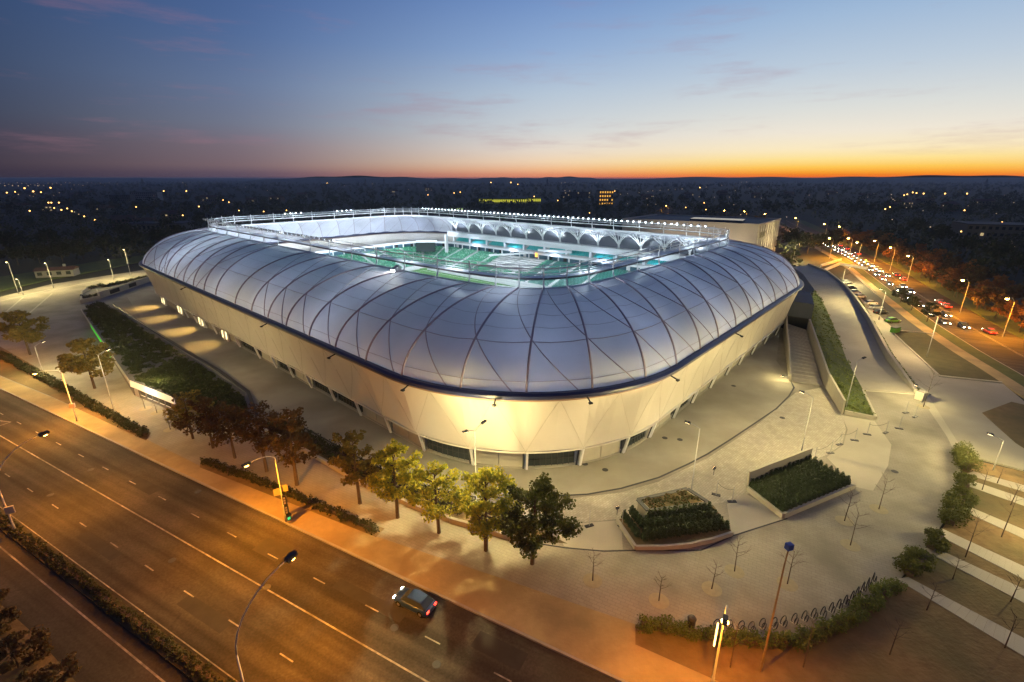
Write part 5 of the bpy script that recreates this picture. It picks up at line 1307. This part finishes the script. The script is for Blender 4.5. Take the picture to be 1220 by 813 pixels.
car_cabin = loft([(-1.85, cab(0.76, 0.70, 0.90, 0.95)), (-1.25, cab(0.79, 0.62, 0.91, 1.36)), (-0.2, cab(0.79, 0.64, 0.90, 1.44)), (0.35, cab(0.79, 0.62, 0.89, 1.38)), (1.15, cab(0.76, 0.70, 0.86, 0.91))])
car_roof = loft([(-1.28, [(-0.58, 1.37), (0.58, 1.37), (0.55, 1.42), (-0.55, 1.42)]), (-0.2, [(-0.62, 1.45), (0.62, 1.45), (0.58, 1.50), (-0.58, 1.50)]), (0.38, [(-0.58, 1.39), (0.58, 1.39), (0.55, 1.43), (-0.55, 1.43)])])
MC = {}
def car_meshes(col):
    if col in MC: return MC[col]
    MC[col] = (car_body.mesh('body', P_cols[col], True), car_roof.mesh('roof', P_cols[col]))
    return MC[col]
me_cabin = car_cabin.mesh('cabin_glass', M_glass)
wm = MB()
for s in (1,):
    n = 14; o = 0
    for y in (-0.1, 0.1): wm.v += [(0.32 * math.cos(2 * PI * j / n), y, 0.32 + 0.32 * math.sin(2 * PI * j / n)) for j in range(n)]
    wm.f += [(j, (j + 1) % n, n + (j + 1) % n, n + j) for j in range(n)] + [tuple(range(n))[::-1], tuple(range(n, 2 * n))]
me_wheel = wm.mesh('wheel', M_tyre)
rm_ = MB(); rm_.v = [(0.19 * math.cos(2 * PI * j / 10), 0.112, 0.32 + 0.19 * math.sin(2 * PI * j / 10)) for j in range(10)] + [(0.19 * math.cos(2 * PI * j / 10), -0.112, 0.32 + 0.19 * math.sin(2 * PI * j / 10)) for j in range(10)]; rm_.f = [tuple(range(10))[::-1], tuple(range(10, 20))]
me_rim = rm_.mesh('rim', M_rim)
lamp_me = {}
def lampm(m, w, h):
    key = (m.name, w, h)
    if key not in lamp_me: lamp_me[key] = MB().box((0, 0, 0), (0.10, w, h)).mesh('lamp', m)
    return lamp_me[key]
def car(label, p, rz, col='grey', on=True, group=None, simple=False, sc=1.0, head=None):
    t = thing('car', label, 'car', p, rz, group); t.scale = (sc, sc, sc)
    b, r_ = car_meshes(col)
    link('body', b, t); link('cabin_glass', me_cabin, t); link('roof', r_, t)
    if not simple:
        for x in (-1.32, 1.32):
            for y in (-0.80, 0.80):
                w = link('wheel', me_wheel, t, (x, y, 0)); link('rim', me_rim, w)
    for y in (-0.58, 0.58):
        link('headlight', lampm((head or M_head_on) if on else M_head_off, 0.34, 0.16), t, (2.06, y, 0.60))
        link('taillight', lampm(M_tail_on if on else M_tail_off, 0.34, 0.18), t, (-2.09, y, 0.72))
    return t
# the moving car on the near road (tail lights towards the lower right)
rd_az = math.atan2(RD.y, RD.x)
q = st_of(492, 724)
car('dark car with red tail lights driving left in the lane beside the sidewalk', rp(q[0], q[1] + 0.3, Z_ROAD + 0.005), rd_az + PI, 'blue', True, None)
# second road, right: polyline of its near edge
near_px = [(985, 296), (1003, 305), (1027, 320), (1069, 352), (1119, 388), (1172, 421), (1222, 449), (1290, 490), (1400, 560)]
ne = [g(x, y) for x, y in near_px]
class Line:
    def __init__(self, pts):
        self.p = pts; self.s = [0]
        for a, b in zip(pts[:-1], pts[1:]): self.s.append(self.s[-1] + (b - a).length)
        self.L = self.s[-1]
    def at(self, s, off=0.0):
        s = min(max(s, 0.01), self.L - 0.01); i = max(k for k in range(len(self.s) - 1) if self.s[k] <= s)
        a, b = self.p[i], self.p[i + 1]; d = (b - a); f = (s - self.s[i]) / d.length; u = d.normalized(); n = Vector((-u.y, u.x, 0))
        return a + d * f + n * off, math.atan2(u.y, u.x)
    def band(self, o0, o1, n=60): 
        A = [self.at(self.L * k / n, o0)[0] for k in range(n + 1)]; B = [self.at(self.L * k / n, o1)[0] for k in range(n + 1)]
        return [tuple(p[:2]) for p in A] + [tuple(p[:2]) for p in B[::-1]]
L2 = Line([ne[0] + (ne[0] - ne[2]).normalized() * 220] + ne)
def band_struct(name, o0, o1, z0, z1, m, n=60):
    mb = MB(); A = [L2.at(L2.L * k / n, o0)[0] for k in range(n + 1)]; B = [L2.at(L2.L * k / n, o1)[0] for k in range(n + 1)]
    for k in range(n): mb.prism([tuple(A[k][:2]), tuple(A[k + 1][:2]), tuple(B[k + 1][:2]), tuple(B[k][:2])], z0, z1)
    return struct(name, mb, m)
# which side is away from the stadium: the left of travel from far to near
SG = 1.0
test = L2.at(L2.L * 0.8, 5)[0]
if proj(test)[0] < proj(L2.at(L2.L * 0.8, 0)[0])[0]: SG = -1.0
band_struct('road', 0.0, SG * 15.2, -0.3, -0.06, M_asphalt)
band_struct('road_edge', SG * -0.25, 0.0, -0.3, 0.06, M_kerb)
band_struct('grass_verge', SG * -3.6, SG * -0.26, -0.3, 0.04, M_grass)
band_struct('sidewalk', SG * -6.6, SG * -3.62, -0.3, 0.03, M_walk)
band_struct('grass_verge', SG * 15.2, SG * 24.0, -0.3, 0.02, M_grass)
for off in (7.4, 7.8): band_struct('road_marking', SG * off, SG * (off + 0.14), -0.07, -0.052, M_mark)
fence = thing('rail_fence', 'low rail fence along the sidewalk by the busy evening road', 'fence')
for k in range(70):
    p, a = L2.at(L2.L * 0.40 + k * 2.4, SG * -6.9); part('post', MB().box(p + Vector((0, 0, 0.5)), (0.09, 0.09, 1.0), a), M_steel, fence)
for z in (0.55, 0.98):
    pts = [L2.at(L2.L * 0.40 + k * 6.0, SG * -6.9)[0] + Vector((0, 0, z)) for k in range(29)]; part('rail', MB().tube(pts, 0.04, 4), M_steel, fence)
cols = ['grey', 'black', 'silver', 'blue', 'black', 'grey', 'red', 'white']
s = 200.0; i = 0
s_end = L2.L - 70
while s < s_end:
    for lane, off in enumerate((2.1, 5.5)):
        if random.random() < (0.16 if s > L2.L * 0.55 else 0.08): continue
        p, a = L2.at(s + random.uniform(-1, 1) + lane * 2, SG * off); px_, py_ = proj(p)
        far = py_ < 335
        lb = ('oncoming car in the far end of the evening queue, seen as headlights' if py_ < 318 else 'oncoming car in the middle of the queue on the lamp lit road' if py_ < 372 else 'oncoming car with bright headlights at the near end of the queue')
        car(lb, Vector((p.x, p.y, -0.055)), a, random.choice(cols), True, 'cars queueing towards the camera' if True else '', simple=py_ < 350)
    s += 7.0 if s < L2.L * 0.62 else 11.5
    i += 1
for k, (px, py) in enumerate(((1013, 294), (1020, 298), (1030, 304), (1068, 329), (1078, 334), (1124, 362), (1132, 367), (1186, 397), (1000, 287))):
    p0 = g(px, py); best = min(((L2.at(L2.L * j / 400, SG * 9.6)[0] - p0).length, j) for j in range(401))[1]; p, a = L2.at(L2.L * best / 400, SG * 9.6)
    car(['car driving away with glowing red tail lights, on the far half of the evening road', 'lone car driving away with red tail lights, nearest on the right road'][k == 7], Vector((p.x, p.y, -0.055)), a + PI, random.choice(['black', 'grey', 'red']), True, 'cars driving away' if k != 7 else None, simple=k != 7)
# parked cars by the ramp
parked = [((1003, 337), 'silver', 'silver parked car, farthest in the row beside the ramp parapet'), ((1008, 344), 'black', 'dark parked car, second from the far end of the row by the ramp'), ((1013, 349), 'white', 'white parked car, third from the far end of the row by the ramp'), ((1019, 354), 'white', 'white parked car in the middle of the row by the ramp'), ((1032, 362), 'white', 'white parked car just past the gap in the row by the ramp'), ((1038, 367), 'silver', 'silver parked car beside the dark one near the row end'), ((1044, 373), 'black', 'black parked car second from the near end of the row'), ((1058, 383), 'green', 'bright green parked car at the near end of the car park')]
for (px, py), c, lb in parked: car(lb, g(px + 5, py + 1) + Vector((0, 0, 0.0)), R(10), c, False, None)
sk = thing('waste_container', 'dark round topped containers at the end of the car park', 'container', g(1066, 396))
part('body', MB().box((0, 0, 0.7), (2.4, 1.2, 1.3), 0.4), P_cols['green'], sk); part('lid', MB().box((0, 0, 1.42), (2.5, 1.3, 0.14), 0.4), M_dark, sk)
# street lamps along the right road and behind
def far_lamp(px, py, h, label, power, arm=2.6, group='sodium lamps of the right road', side=1):
    hp_ = g(px, py, h); base = Vector((hp_.x, hp_.y, 0)) + Vector((arm * side, 0.4, 0)); base.z = 0
    t = thing('street_lamp', label, 'street lamp', base, 0, group)
    part('pole', MB().tube([(0, 0, 0), (0, 0, h - 0.9)], [0.12, 0.07], 6), M_steel, t)
    v = hp_ - base
    part('arm', MB().tube([(0, 0, h - 0.95), (v.x * .4, v.y * .4, h + 0.15), (v.x, v.y, h + 0.12)], 0.05, 5), M_steel, t)
    lh = part('lamp_head', MB().box((v.x, v.y, h + 0.16), (0.8, 0.4, 0.2)), M_dark, t)
    part('lens', MB().lathe([(0.34, 0.06), (0.36, -0.06), (0.24, -0.24), (0.001, -0.30)], 10, (v.x, v.y, h)), mat('far_sodium_glass', (0.9, 0.6, 0.3), emit=(1.0, 0.50, 0.10), estr=110), lh)
    if power: area('lamp_light', (v.x, v.y, h - 0.36), power * 2.4, SODIUM, 0.5, (0, 0, -1), 170, t)
    return t
RL = [(1147, 334, 'sodium lamp over the dark tree belt, second from the right edge'), (1200, 356, 'sodium lamp nearest the right picture edge'), (1082, 305, 'sodium lamp behind the middle of the car queue'), (1061, 295, 'sodium lamp above the rust red roadside trees'), (1042, 287, 'sodium lamp pair at the bend of the right road'), (1021, 289, 'sodium lamp left of the bend lamps'), (1011, 284, 'sodium lamp at the far end of the queue'), (988, 284, 'sodium lamp left of the far road end'), (1000, 270, 'sodium lamp alone high above the road end'), (982, 267, 'brighter sodium lamp left of the lone high one')]
for k, (x, y, lb) in enumerate(RL): far_lamp(x, y, 10.5, lb, 5200 if k < 8 else 3500)
for k, (x, y) in enumerate(((863, 251), (887, 252), (911, 255), (948, 260), (794, 245))): far_lamp(x, y, 11, ['sodium lamp behind the white hall, leftmost of four', 'sodium lamp second of four behind the white hall', 'bright sodium lamp third of four behind the white hall', 'sodium lamp right of the white hall corner', 'bright lone sodium lamp left of the white hall'][k], 2500, group='sodium lamps behind the hall')
for k, (bx, by, ty) in enumerate(((1190, 366, 0), (1070, 330, 0))): pass
# roadside trees: rust red row beyond the road, small dark crowns on the near verge
k = 0
for off, s_list, cols_, cr in ((SG * 17.4, [0.34, 0.40, 0.46, 0.52, 0.57, 0.62, 0.66, 0.70, 0.74, 0.78, 0.82], (L_red, L_brown), 3.4), (SG * -2.0, [0.775, 0.80, 0.83], (L_dark, L_brown), 2.0)):
    for f in s_list:
        p, a = L2.at(L2.L * f, off); x, y = proj(p)
        far_side = off * SG > 0
        tree(('rust coloured roadside tree beyond the right road, ' + (['at its far end', 'second from the far end', 'third from the far end', 'left of the bend lamps', 'before the dark belt', 'midway along the row', 'just past midway', 'behind the tail lights', 'near the second last lamp', 'between the last two lamps', 'closest to the right edge'][k % 11])) if far_side else ('small dark tree on the yellow green verge, ' + ['farthest of the verge row', 'second of the verge row', 'third of the verge row', 'fourth of the verge row', 'next to the nearest queueing car', 'nearest the right picture edge'][k % 6]),
             Vector((p.x, p.y, 0)), random.uniform(6.0, 8.0) if far_side else random.uniform(4.5, 6), cr, 300 + k, cols_[k % 2] if far_side else L_dark, n=900, size=0.6, group='roadside trees' if far_side else 'verge trees', nl=8, squash=0.7)
        k += 1
    k = 0
rust = [o for o in bpy.data.objects if o.get('group') == 'roadside trees']
for row, off in enumerate((18.5, 24.0, 29.0, 35.0)):
    for i in range(17):
        p, a = L2.at(L2.L * (0.37 + 0.031 * i + 0.008 * row), SG * (off + random.uniform(-1.2, 2)))
        o = dup(rust[(i + row * 3) % len(rust)], (p.x, p.y, 0), i * 1.1, 'dark rust coloured tree in the deeper rows beyond the right road', random.uniform(0.9, 1.2)); o['group'] = 'deeper trees beyond the right road'
# dark individual trees at the left and behind
lt = [(-10, 318, 7), (22, 316, 8), (48, 314, 7), (75, 312, 9), (100, 309, 8), (128, 304, 8), (160, 298, 8), (190, 292, 8), (215, 288, 8), (15, 300, 9), (60, 296, 9), (105, 292, 10), (150, 284, 9), (200, 276, 9), (240, 270, 9), (945, 296, 8), (962, 302, 7), (978, 300, 8), (990, 297, 7), (1150, 305, 9), (1185, 318, 9), (1210, 330, 9), (1120, 290, 9), (1090, 278, 9)]
base_tree = None
for i, (px, py, h) in enumerate(lt):
    p = g(px, py); left = px < 600
    lb = 'dark tree in the unlit belt behind the left car park' if left else ('dark green tree beside the white hall' if px < 1000 else 'dark tree in the unlit belt beyond the right road')
    gr = 'dark trees behind the left car park' if left else ('trees beside the hall' if px < 1000 else 'dark trees beyond the right road')
    if i < 4: 
        tr_ = tree(lb, p, 9.5, 4.3, 400 + i, L_dark, n=1300, size=0.8, group=gr, squash=0.9)
        if i == 0: protos_t = []
        protos_t.append(tr_)
    else:
        o = dup(protos_t[i % 4], p, i * 1.3, lb, 1.0 + 0.25 * random.random()); o['group'] = gr

# ------------------------------------------------------------------ WHITE HALL BEHIND THE STADIUM
hall = thing('sports_hall', 'large pale box shaped hall with a flat dark roof behind the stadium', 'hall')
M_hall = mat('hall_cladding', (0.46, 0.42, 0.37), (0.42, 0.385, 0.34), 0.15, 0.75)
ZH = 18.0
c1, c2, c0 = g(904, 269, ZH), g(930, 262, ZH), g(742, 262, ZH)
u = (c0 - c1).normalized(); v = (c2 - c1).normalized()
cA, cB, cC, cD = c1, c1 + (c2 - c1), c2 + (c0 - c1), c0
part('wall', MB().prism([tuple(p[:2]) for p in (cA, cB, cC, cD)], -0.2, ZH), M_hall, hall)
part('roof', MB().prism([tuple((p + (sum((cA, cB, cC, cD), Vector()) / 4 - p) * 0.03)[:2]) for p in (cA, cB, cC, cD)], ZH + 0.01, ZH + 0.2), mat('hall_roof', (0.05, 0.055, 0.07), rough=0.7), hall)
m_ = MB(); wall_run(m_, [tuple(p) for p in (cA, cB, cC, cD, cA)], ZH - 0.01, ZH + 0.8, 0.5); part('parapet', m_, M_hall, hall)
for i in range(9):
    f = 0.08 + i * 0.1; p = cA.lerp(cB, f); n = u * -1
    part('wall_rib', MB().box(Vector((p.x, p.y, 9)) - u * 0.15, (0.5, 0.3, 17), math.atan2(v.y, v.x)), mat('hall_rib', (0.36, 0.33, 0.30)), hall)
p = cA + v * 9 - u * 0.1; part('wall_sign', MB().box(Vector((p.x, p.y, 13)), (11, 0.3, 2.6), math.atan2(v.y, v.x)), mat('hall_sign', (0.10, 0.09, 0.06), (0.30, 0.26, 0.16), 1.5), hall)
for f_ in (0.1, 0.35, 0.6): 
    q_ = cA.lerp(cD, f_); area('hall_floodlight', (q_.x - v.x * 14, q_.y - v.y * 14, 6), 1000, (1.0, 0.80, 0.55), 1.0, (v.x, v.y, 0.35), 150, hall)
q_ = cA.lerp(cB, 0.5); area('hall_floodlight', (q_.x - u.x * 12, q_.y - u.y * 12, 5), 1000, (1.0, 0.80, 0.58), 1.0, (u.x, u.y, 0.35), 150, hall)
sk0 = cA.lerp(cC, 0.35); part('skylight', MB().box(Vector((sk0.x, sk0.y, ZH + 0.7)), (26, 12, 1.2), math.atan2(u.y, u.x)), mat('skylight_glass', (0.03, 0.06, 0.12), rough=0.15), hall)

# ------------------------------------------------------------------ FAR TOWN
def house(label, px, py, w, d, h, rz, wall, lit=0, roof_h=3.0, flat=False, group='houses in the dark town', floors=2, emit_mat=None):
    t = thing('house', label, 'house', g(px, py), rz, group)
    part('wall', MB().box((0, 0, h / 2), (w, d, h)), wall, t)
    if flat: part('roof', MB().box((0, 0, h + 0.25), (w + 0.4, d + 0.4, 0.5)), mat('flat_roof', (0.06, 0.06, 0.07)), t)
    else:
        r_ = MB(); hw, hd = w / 2 + 0.5, d / 2 + 0.6
        r_.add([(-hw, -hd, h - 0.1), (hw, -hd, h - 0.1), (hw, hd, h - 0.1), (-hw, hd, h - 0.1), (-hw, 0, h + roof_h), (hw, 0, h + roof_h)], [(0, 1, 5, 4), (2, 3, 4, 5), (0, 4, 3), (1, 2, 5), (3, 2, 1, 0)])
        rf = part('roof', r_, mat('roof_tiles', (0.11, 0.055, 0.04), (0.08, 0.045, 0.035), 0.5), t); part('chimney', MB().box((w * 0.2, 0.8, h + roof_h * 0.8), (0.8, 0.8, 2.2)), wall, rf)
    n = max(2, int(w / 3.2))
    for fl in range(floors):
        for i in range(n):
            z = h * (fl + 0.55) / floors; x = -w / 2 + w * (i + 0.5) / n
            on = random.random() < lit
            wd = part('window', MB().box((x, -d / 2 - 0.03, z), (w / n * 0.5, 0.12, h / floors * 0.45)), (emit_mat or mat('window_lit', (0.9, 0.7, 0.4), emit=(1.0, 0.72, 0.34), estr=0.5)) if on else M_glass, t)
    return t
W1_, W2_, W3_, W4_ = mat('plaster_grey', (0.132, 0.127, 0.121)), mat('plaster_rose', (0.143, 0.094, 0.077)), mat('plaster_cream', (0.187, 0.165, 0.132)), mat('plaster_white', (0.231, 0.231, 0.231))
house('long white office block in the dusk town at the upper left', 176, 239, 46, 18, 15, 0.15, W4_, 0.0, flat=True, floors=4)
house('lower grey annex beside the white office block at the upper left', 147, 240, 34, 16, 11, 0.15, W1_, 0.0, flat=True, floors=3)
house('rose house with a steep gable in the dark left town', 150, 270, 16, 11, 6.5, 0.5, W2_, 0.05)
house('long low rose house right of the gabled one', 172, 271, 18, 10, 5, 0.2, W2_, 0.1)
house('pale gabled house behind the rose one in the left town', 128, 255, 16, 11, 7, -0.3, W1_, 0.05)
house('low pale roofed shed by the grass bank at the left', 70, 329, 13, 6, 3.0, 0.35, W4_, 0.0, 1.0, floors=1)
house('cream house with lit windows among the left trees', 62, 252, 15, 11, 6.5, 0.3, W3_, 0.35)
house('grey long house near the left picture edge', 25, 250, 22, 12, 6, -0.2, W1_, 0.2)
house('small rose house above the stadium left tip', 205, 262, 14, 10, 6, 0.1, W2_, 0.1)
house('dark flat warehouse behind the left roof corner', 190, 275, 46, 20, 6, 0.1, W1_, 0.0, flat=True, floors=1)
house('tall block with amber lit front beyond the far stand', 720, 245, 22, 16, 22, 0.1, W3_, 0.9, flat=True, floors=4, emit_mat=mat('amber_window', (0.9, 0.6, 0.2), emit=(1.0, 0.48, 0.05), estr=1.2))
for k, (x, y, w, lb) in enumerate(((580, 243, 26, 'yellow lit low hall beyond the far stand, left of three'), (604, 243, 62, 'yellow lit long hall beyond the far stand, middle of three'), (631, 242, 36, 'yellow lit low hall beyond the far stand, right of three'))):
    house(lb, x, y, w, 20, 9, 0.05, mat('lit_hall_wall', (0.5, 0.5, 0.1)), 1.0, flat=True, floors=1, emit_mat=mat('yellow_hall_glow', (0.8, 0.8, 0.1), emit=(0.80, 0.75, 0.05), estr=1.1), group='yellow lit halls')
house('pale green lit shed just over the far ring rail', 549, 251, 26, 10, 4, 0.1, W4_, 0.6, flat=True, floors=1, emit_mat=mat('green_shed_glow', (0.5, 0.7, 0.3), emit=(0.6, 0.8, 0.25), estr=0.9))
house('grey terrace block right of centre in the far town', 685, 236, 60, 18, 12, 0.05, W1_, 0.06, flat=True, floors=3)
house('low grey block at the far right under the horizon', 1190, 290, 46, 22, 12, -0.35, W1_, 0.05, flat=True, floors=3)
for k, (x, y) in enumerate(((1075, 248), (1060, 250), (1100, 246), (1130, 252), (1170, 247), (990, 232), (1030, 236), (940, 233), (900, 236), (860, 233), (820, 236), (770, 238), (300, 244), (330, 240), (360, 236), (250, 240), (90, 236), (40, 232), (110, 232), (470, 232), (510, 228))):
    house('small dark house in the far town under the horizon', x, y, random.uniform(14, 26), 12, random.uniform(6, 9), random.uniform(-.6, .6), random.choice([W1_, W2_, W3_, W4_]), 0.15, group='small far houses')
# spires and towers on the skyline
for px, py, ty, lb in ((652, 214, 203, 'thin church spire on the horizon right of centre'), (171, 218, 208, 'dark church tower on the left skyline'), (436, 213, 206, 'stubby tower on the skyline left of centre'), (458, 213, 205, 'small tower with a red light on the skyline'), (1174, 213, 206, 'leaning mast like tower on the right skyline')):
    p = g(px, 222); hh = height_of(px, 222, ty); t = thing('spire', lb, 'tower', p)
    w = 7
    part('tower', MB().box((0, 0, hh * 0.35), (w, w, hh * 0.7)), W1_, t); part('spire_roof', MB().lathe([(w * 0.6, hh * 0.7), (w * 0.25, hh * 0.85), (0.02, hh)], 8), M_dark, t)
# distant lamps
def globe(name, r_, m): return MB().lathe([(0.001, -r_), (r_ * .7, -r_ * .7), (r_, 0), (r_ * .7, r_ * .7), (0.001, r_)], 8).mesh(name, m)
gl = {'amber': (mat('town_lamp_amber', (0.9, 0.6, 0.3), emit=(1.0, 0.50, 0.12), estr=7)), 'white': (mat('town_lamp_white', (0.9, 0.85, 0.7), emit=(1.0, 0.68, 0.34), estr=0.9)), 'dim': (mat('town_lamp_dim', (0.9, 0.7, 0.5), emit=(1.0, 0.62, 0.30), estr=0.35))}
gmesh = {}
def town_lamp(px, py, kind, label, group, rpx=0.8):
    h = 9.0; p = g(px, py, h); dist = p.length
    if dist > 7000: return
    r_ = max(0.35, rpx * dist / FPX * 0.5); rr_ = round(math.log(r_) * 4) / 4
    if (kind, rr_) not in gmesh: gmesh[(kind, rr_)] = (globe('lamp_globe', math.exp(rr_), gl[kind]), MB().tube([(0, 0, 0), (0, 0, h)], 0.1, 4).mesh('pole', M_dark))
    a, b = gmesh[(kind, rr_)]
    t = thing('distant_lamp', label, 'lamp', (p.x, p.y, 0), 0, group)
    link('pole', b, t); link('lamp_globe', a, t, (0, 0, h))
def S_(x0, y0, sx, pts): return [(x0 + a / sx, y0 + b / sx) for a, b in pts]
amb = S_(0, 190, 5.81, [(205, 357), (335, 300), (355, 300), (408, 300), (375, 337), (425, 350), (465, 340), (497, 360), (583, 395), (657, 420), (942, 330), (1133, 220), (350, 197), (284, 228), (230, 222), (105, 225), (47, 231), (170, 200)]) \
    + S_(200, 190, 5.545, [(122, 210), (98, 370), (403, 283), (365, 270), (470, 338), (633, 345), (783, 337), (1052, 157), (205, 312)]) \
    + S_(420, 190, 5.545, [(498, 235), (671, 223), (711, 217), (914, 153), (1046, 153), (1092, 165), (1200, 245)]) \
    + S_(640, 190, 5.545, [(136, 272), (497, 235), (513, 210), (346, 354), (981, 318), (1103, 288), (1115, 332), (1075, 187)]) \
    + S_(1040, 190, 6.78, [(583, 277), (760, 277), (410, 277), (322, 268), (352, 273), (278, 283), (252, 290), (1043, 508), (713, 583), (740, 412), (985, 570), (100, 402), (138, 385)])
wht = S_(0, 190, 5.81, [(33, 183), (86, 183), (127, 184), (195, 184), (262, 183), (127, 243), (515, 365), (545, 380)]) + S_(640, 190, 5.545, [(549, 231), (598, 227), (673, 219), (732, 213), (764, 209), (811, 205), (866, 202), (911, 199), (957, 196), (1116, 184), (768, 244), (597, 294), (730, 301), (784, 297), (160, 157), (185, 152), (243, 150), (478, 150), (1170, 250), (1070, 248), (183, 208), (215, 209)]) \
    + S_(840, 190, 5.545, [(62, 250), (160, 250), (373, 256), (200, 206), (688, 237), (110, 172), (240, 152), (275, 150), (318, 143), (363, 139), (450, 139), (544, 139), (608, 141), (645, 139), (1114, 226), (190, 300), (563, 475), (539, 381), (236, 365)]) \
    + S_(1040, 190, 6.78, [(149, 285), (150, 312), (162, 323), (177, 333), (464, 547), (156, 487), (998, 438), (1138, 350), (270, 390), (405, 415), (1195, 555), (1140, 705), (770, 378), (568, 375)])
dim = [(x, 219 + random.uniform(-1.5, 2.5)) for x in list(np.linspace(0, 130, 26))] + [(random.uniform(0, 1220), random.uniform(217, 236)) for _ in range(24)] + S_(420, 190, 5.545, [(620, 150), (656, 157), (452, 156), (130, 162)]) + S_(840, 190, 5.545, [(205, 157), (737, 138), (765, 142)])
for x, y in amb: town_lamp(x, y, 'amber', 'amber street light glowing in the dark far town', 'amber lights of the far town', 1.0)
for x, y in wht: town_lamp(x, y, 'white', 'small pale street light glowing in the dark far town', 'pale lights of the far town', 0.65)
for x, y in dim: town_lamp(x, y, 'dim', 'tiny faint light near the horizon', 'faint lights near the horizon', 0.6)
# woods: far trees that read as one mass
def woods(name, n, y0, y1, seed, sz, avoid=True, leaves=L_dark, pl=16):
    r_ = random.Random(seed); C = []; Rr = []
    while len(C) < n:
        f = r_.random(); y = y0 + (y1 - y0) * f ** 1.4; x = r_.uniform(-1.15, 1.15) * y
        if r_.random() < 0.35 and math.sin(x * 0.013 + seed) * math.cos(y * 0.011) > 0.15: continue
        P_ = proj((x, y, 0))
        if P_[0] < -60 or P_[0] > 1280: continue
        q = w2s((x, y, 0))
        if abs(q.x) < 120 and abs(q.y) < 92: continue
        if hall_clear(x, y) or road_clear(x, y): continue
        h = r_.uniform(6, 12); C.append((x, y, h * 0.55)); Rr.append(h * r_.uniform(0.42, 0.60))
    o = link(name, leaf_mesh(name, C, Rr, n * pl, sz, leaves, 0.95, seed)); o['kind'] = 'stuff'
    tr = MB()
    return o
hc = (cA + cC) / 2
def hall_clear(x, y): return math.hypot(x - hc.x, y - hc.y) < (cA - cC).length * 0.5 + 4
edge_pts = [L2.at(L2.L * k / 120, SG * 6)[0] for k in range(121)]
def road_clear(x, y):
    if min((p.x - x) ** 2 + (p.y - y) ** 2 for p in edge_pts) < 21 ** 2: return True
    X, Y = proj((x, y, 0))
    if X < 330 and Y > 316 - max(0, X - 130) * 0.12: return True
    if 940 < X < 1010 and Y > 305: return True
    if X > 900 and Y > 325 and x < L2.at(L2.L * 0.9, 0)[0].x and (min((p.x - x) ** 2 + (p.y - y) ** 2 for p in edge_pts) < 90 ** 2 and X < 1100): return True
    return False
woods('woods', 1500, 190, 700, 3, 1.5, pl=34)
woods('woods', 2600, 600, 2600, 4, 3.4, pl=14)
woods('woods', 1800, 2400, 5600, 5, 8.0, pl=8)

# ------------------------------------------------------------------ HAZE
hm = bpy.data.materials.new('haze'); hm.use_nodes = True
hm.node_tree.nodes.clear()
pv = hm.node_tree.nodes.new('ShaderNodeVolumePrincipled'); ou = hm.node_tree.nodes.new('ShaderNodeOutputMaterial')
pv.inputs['Color'].default_value = (0.75, 0.82, 0.92, 1); pv.inputs['Density'].default_value = 0.00013; pv.inputs['Anisotropy'].default_value = 0.2
hm.node_tree.links.new(pv.outputs[0], ou.inputs['Volume'])
hz = MB().box((0, 3500, 20.0), (15000, 9000, 43.4)); ho = link('haze', hz.mesh('haze', hm)); ho['kind'] = 'stuff'
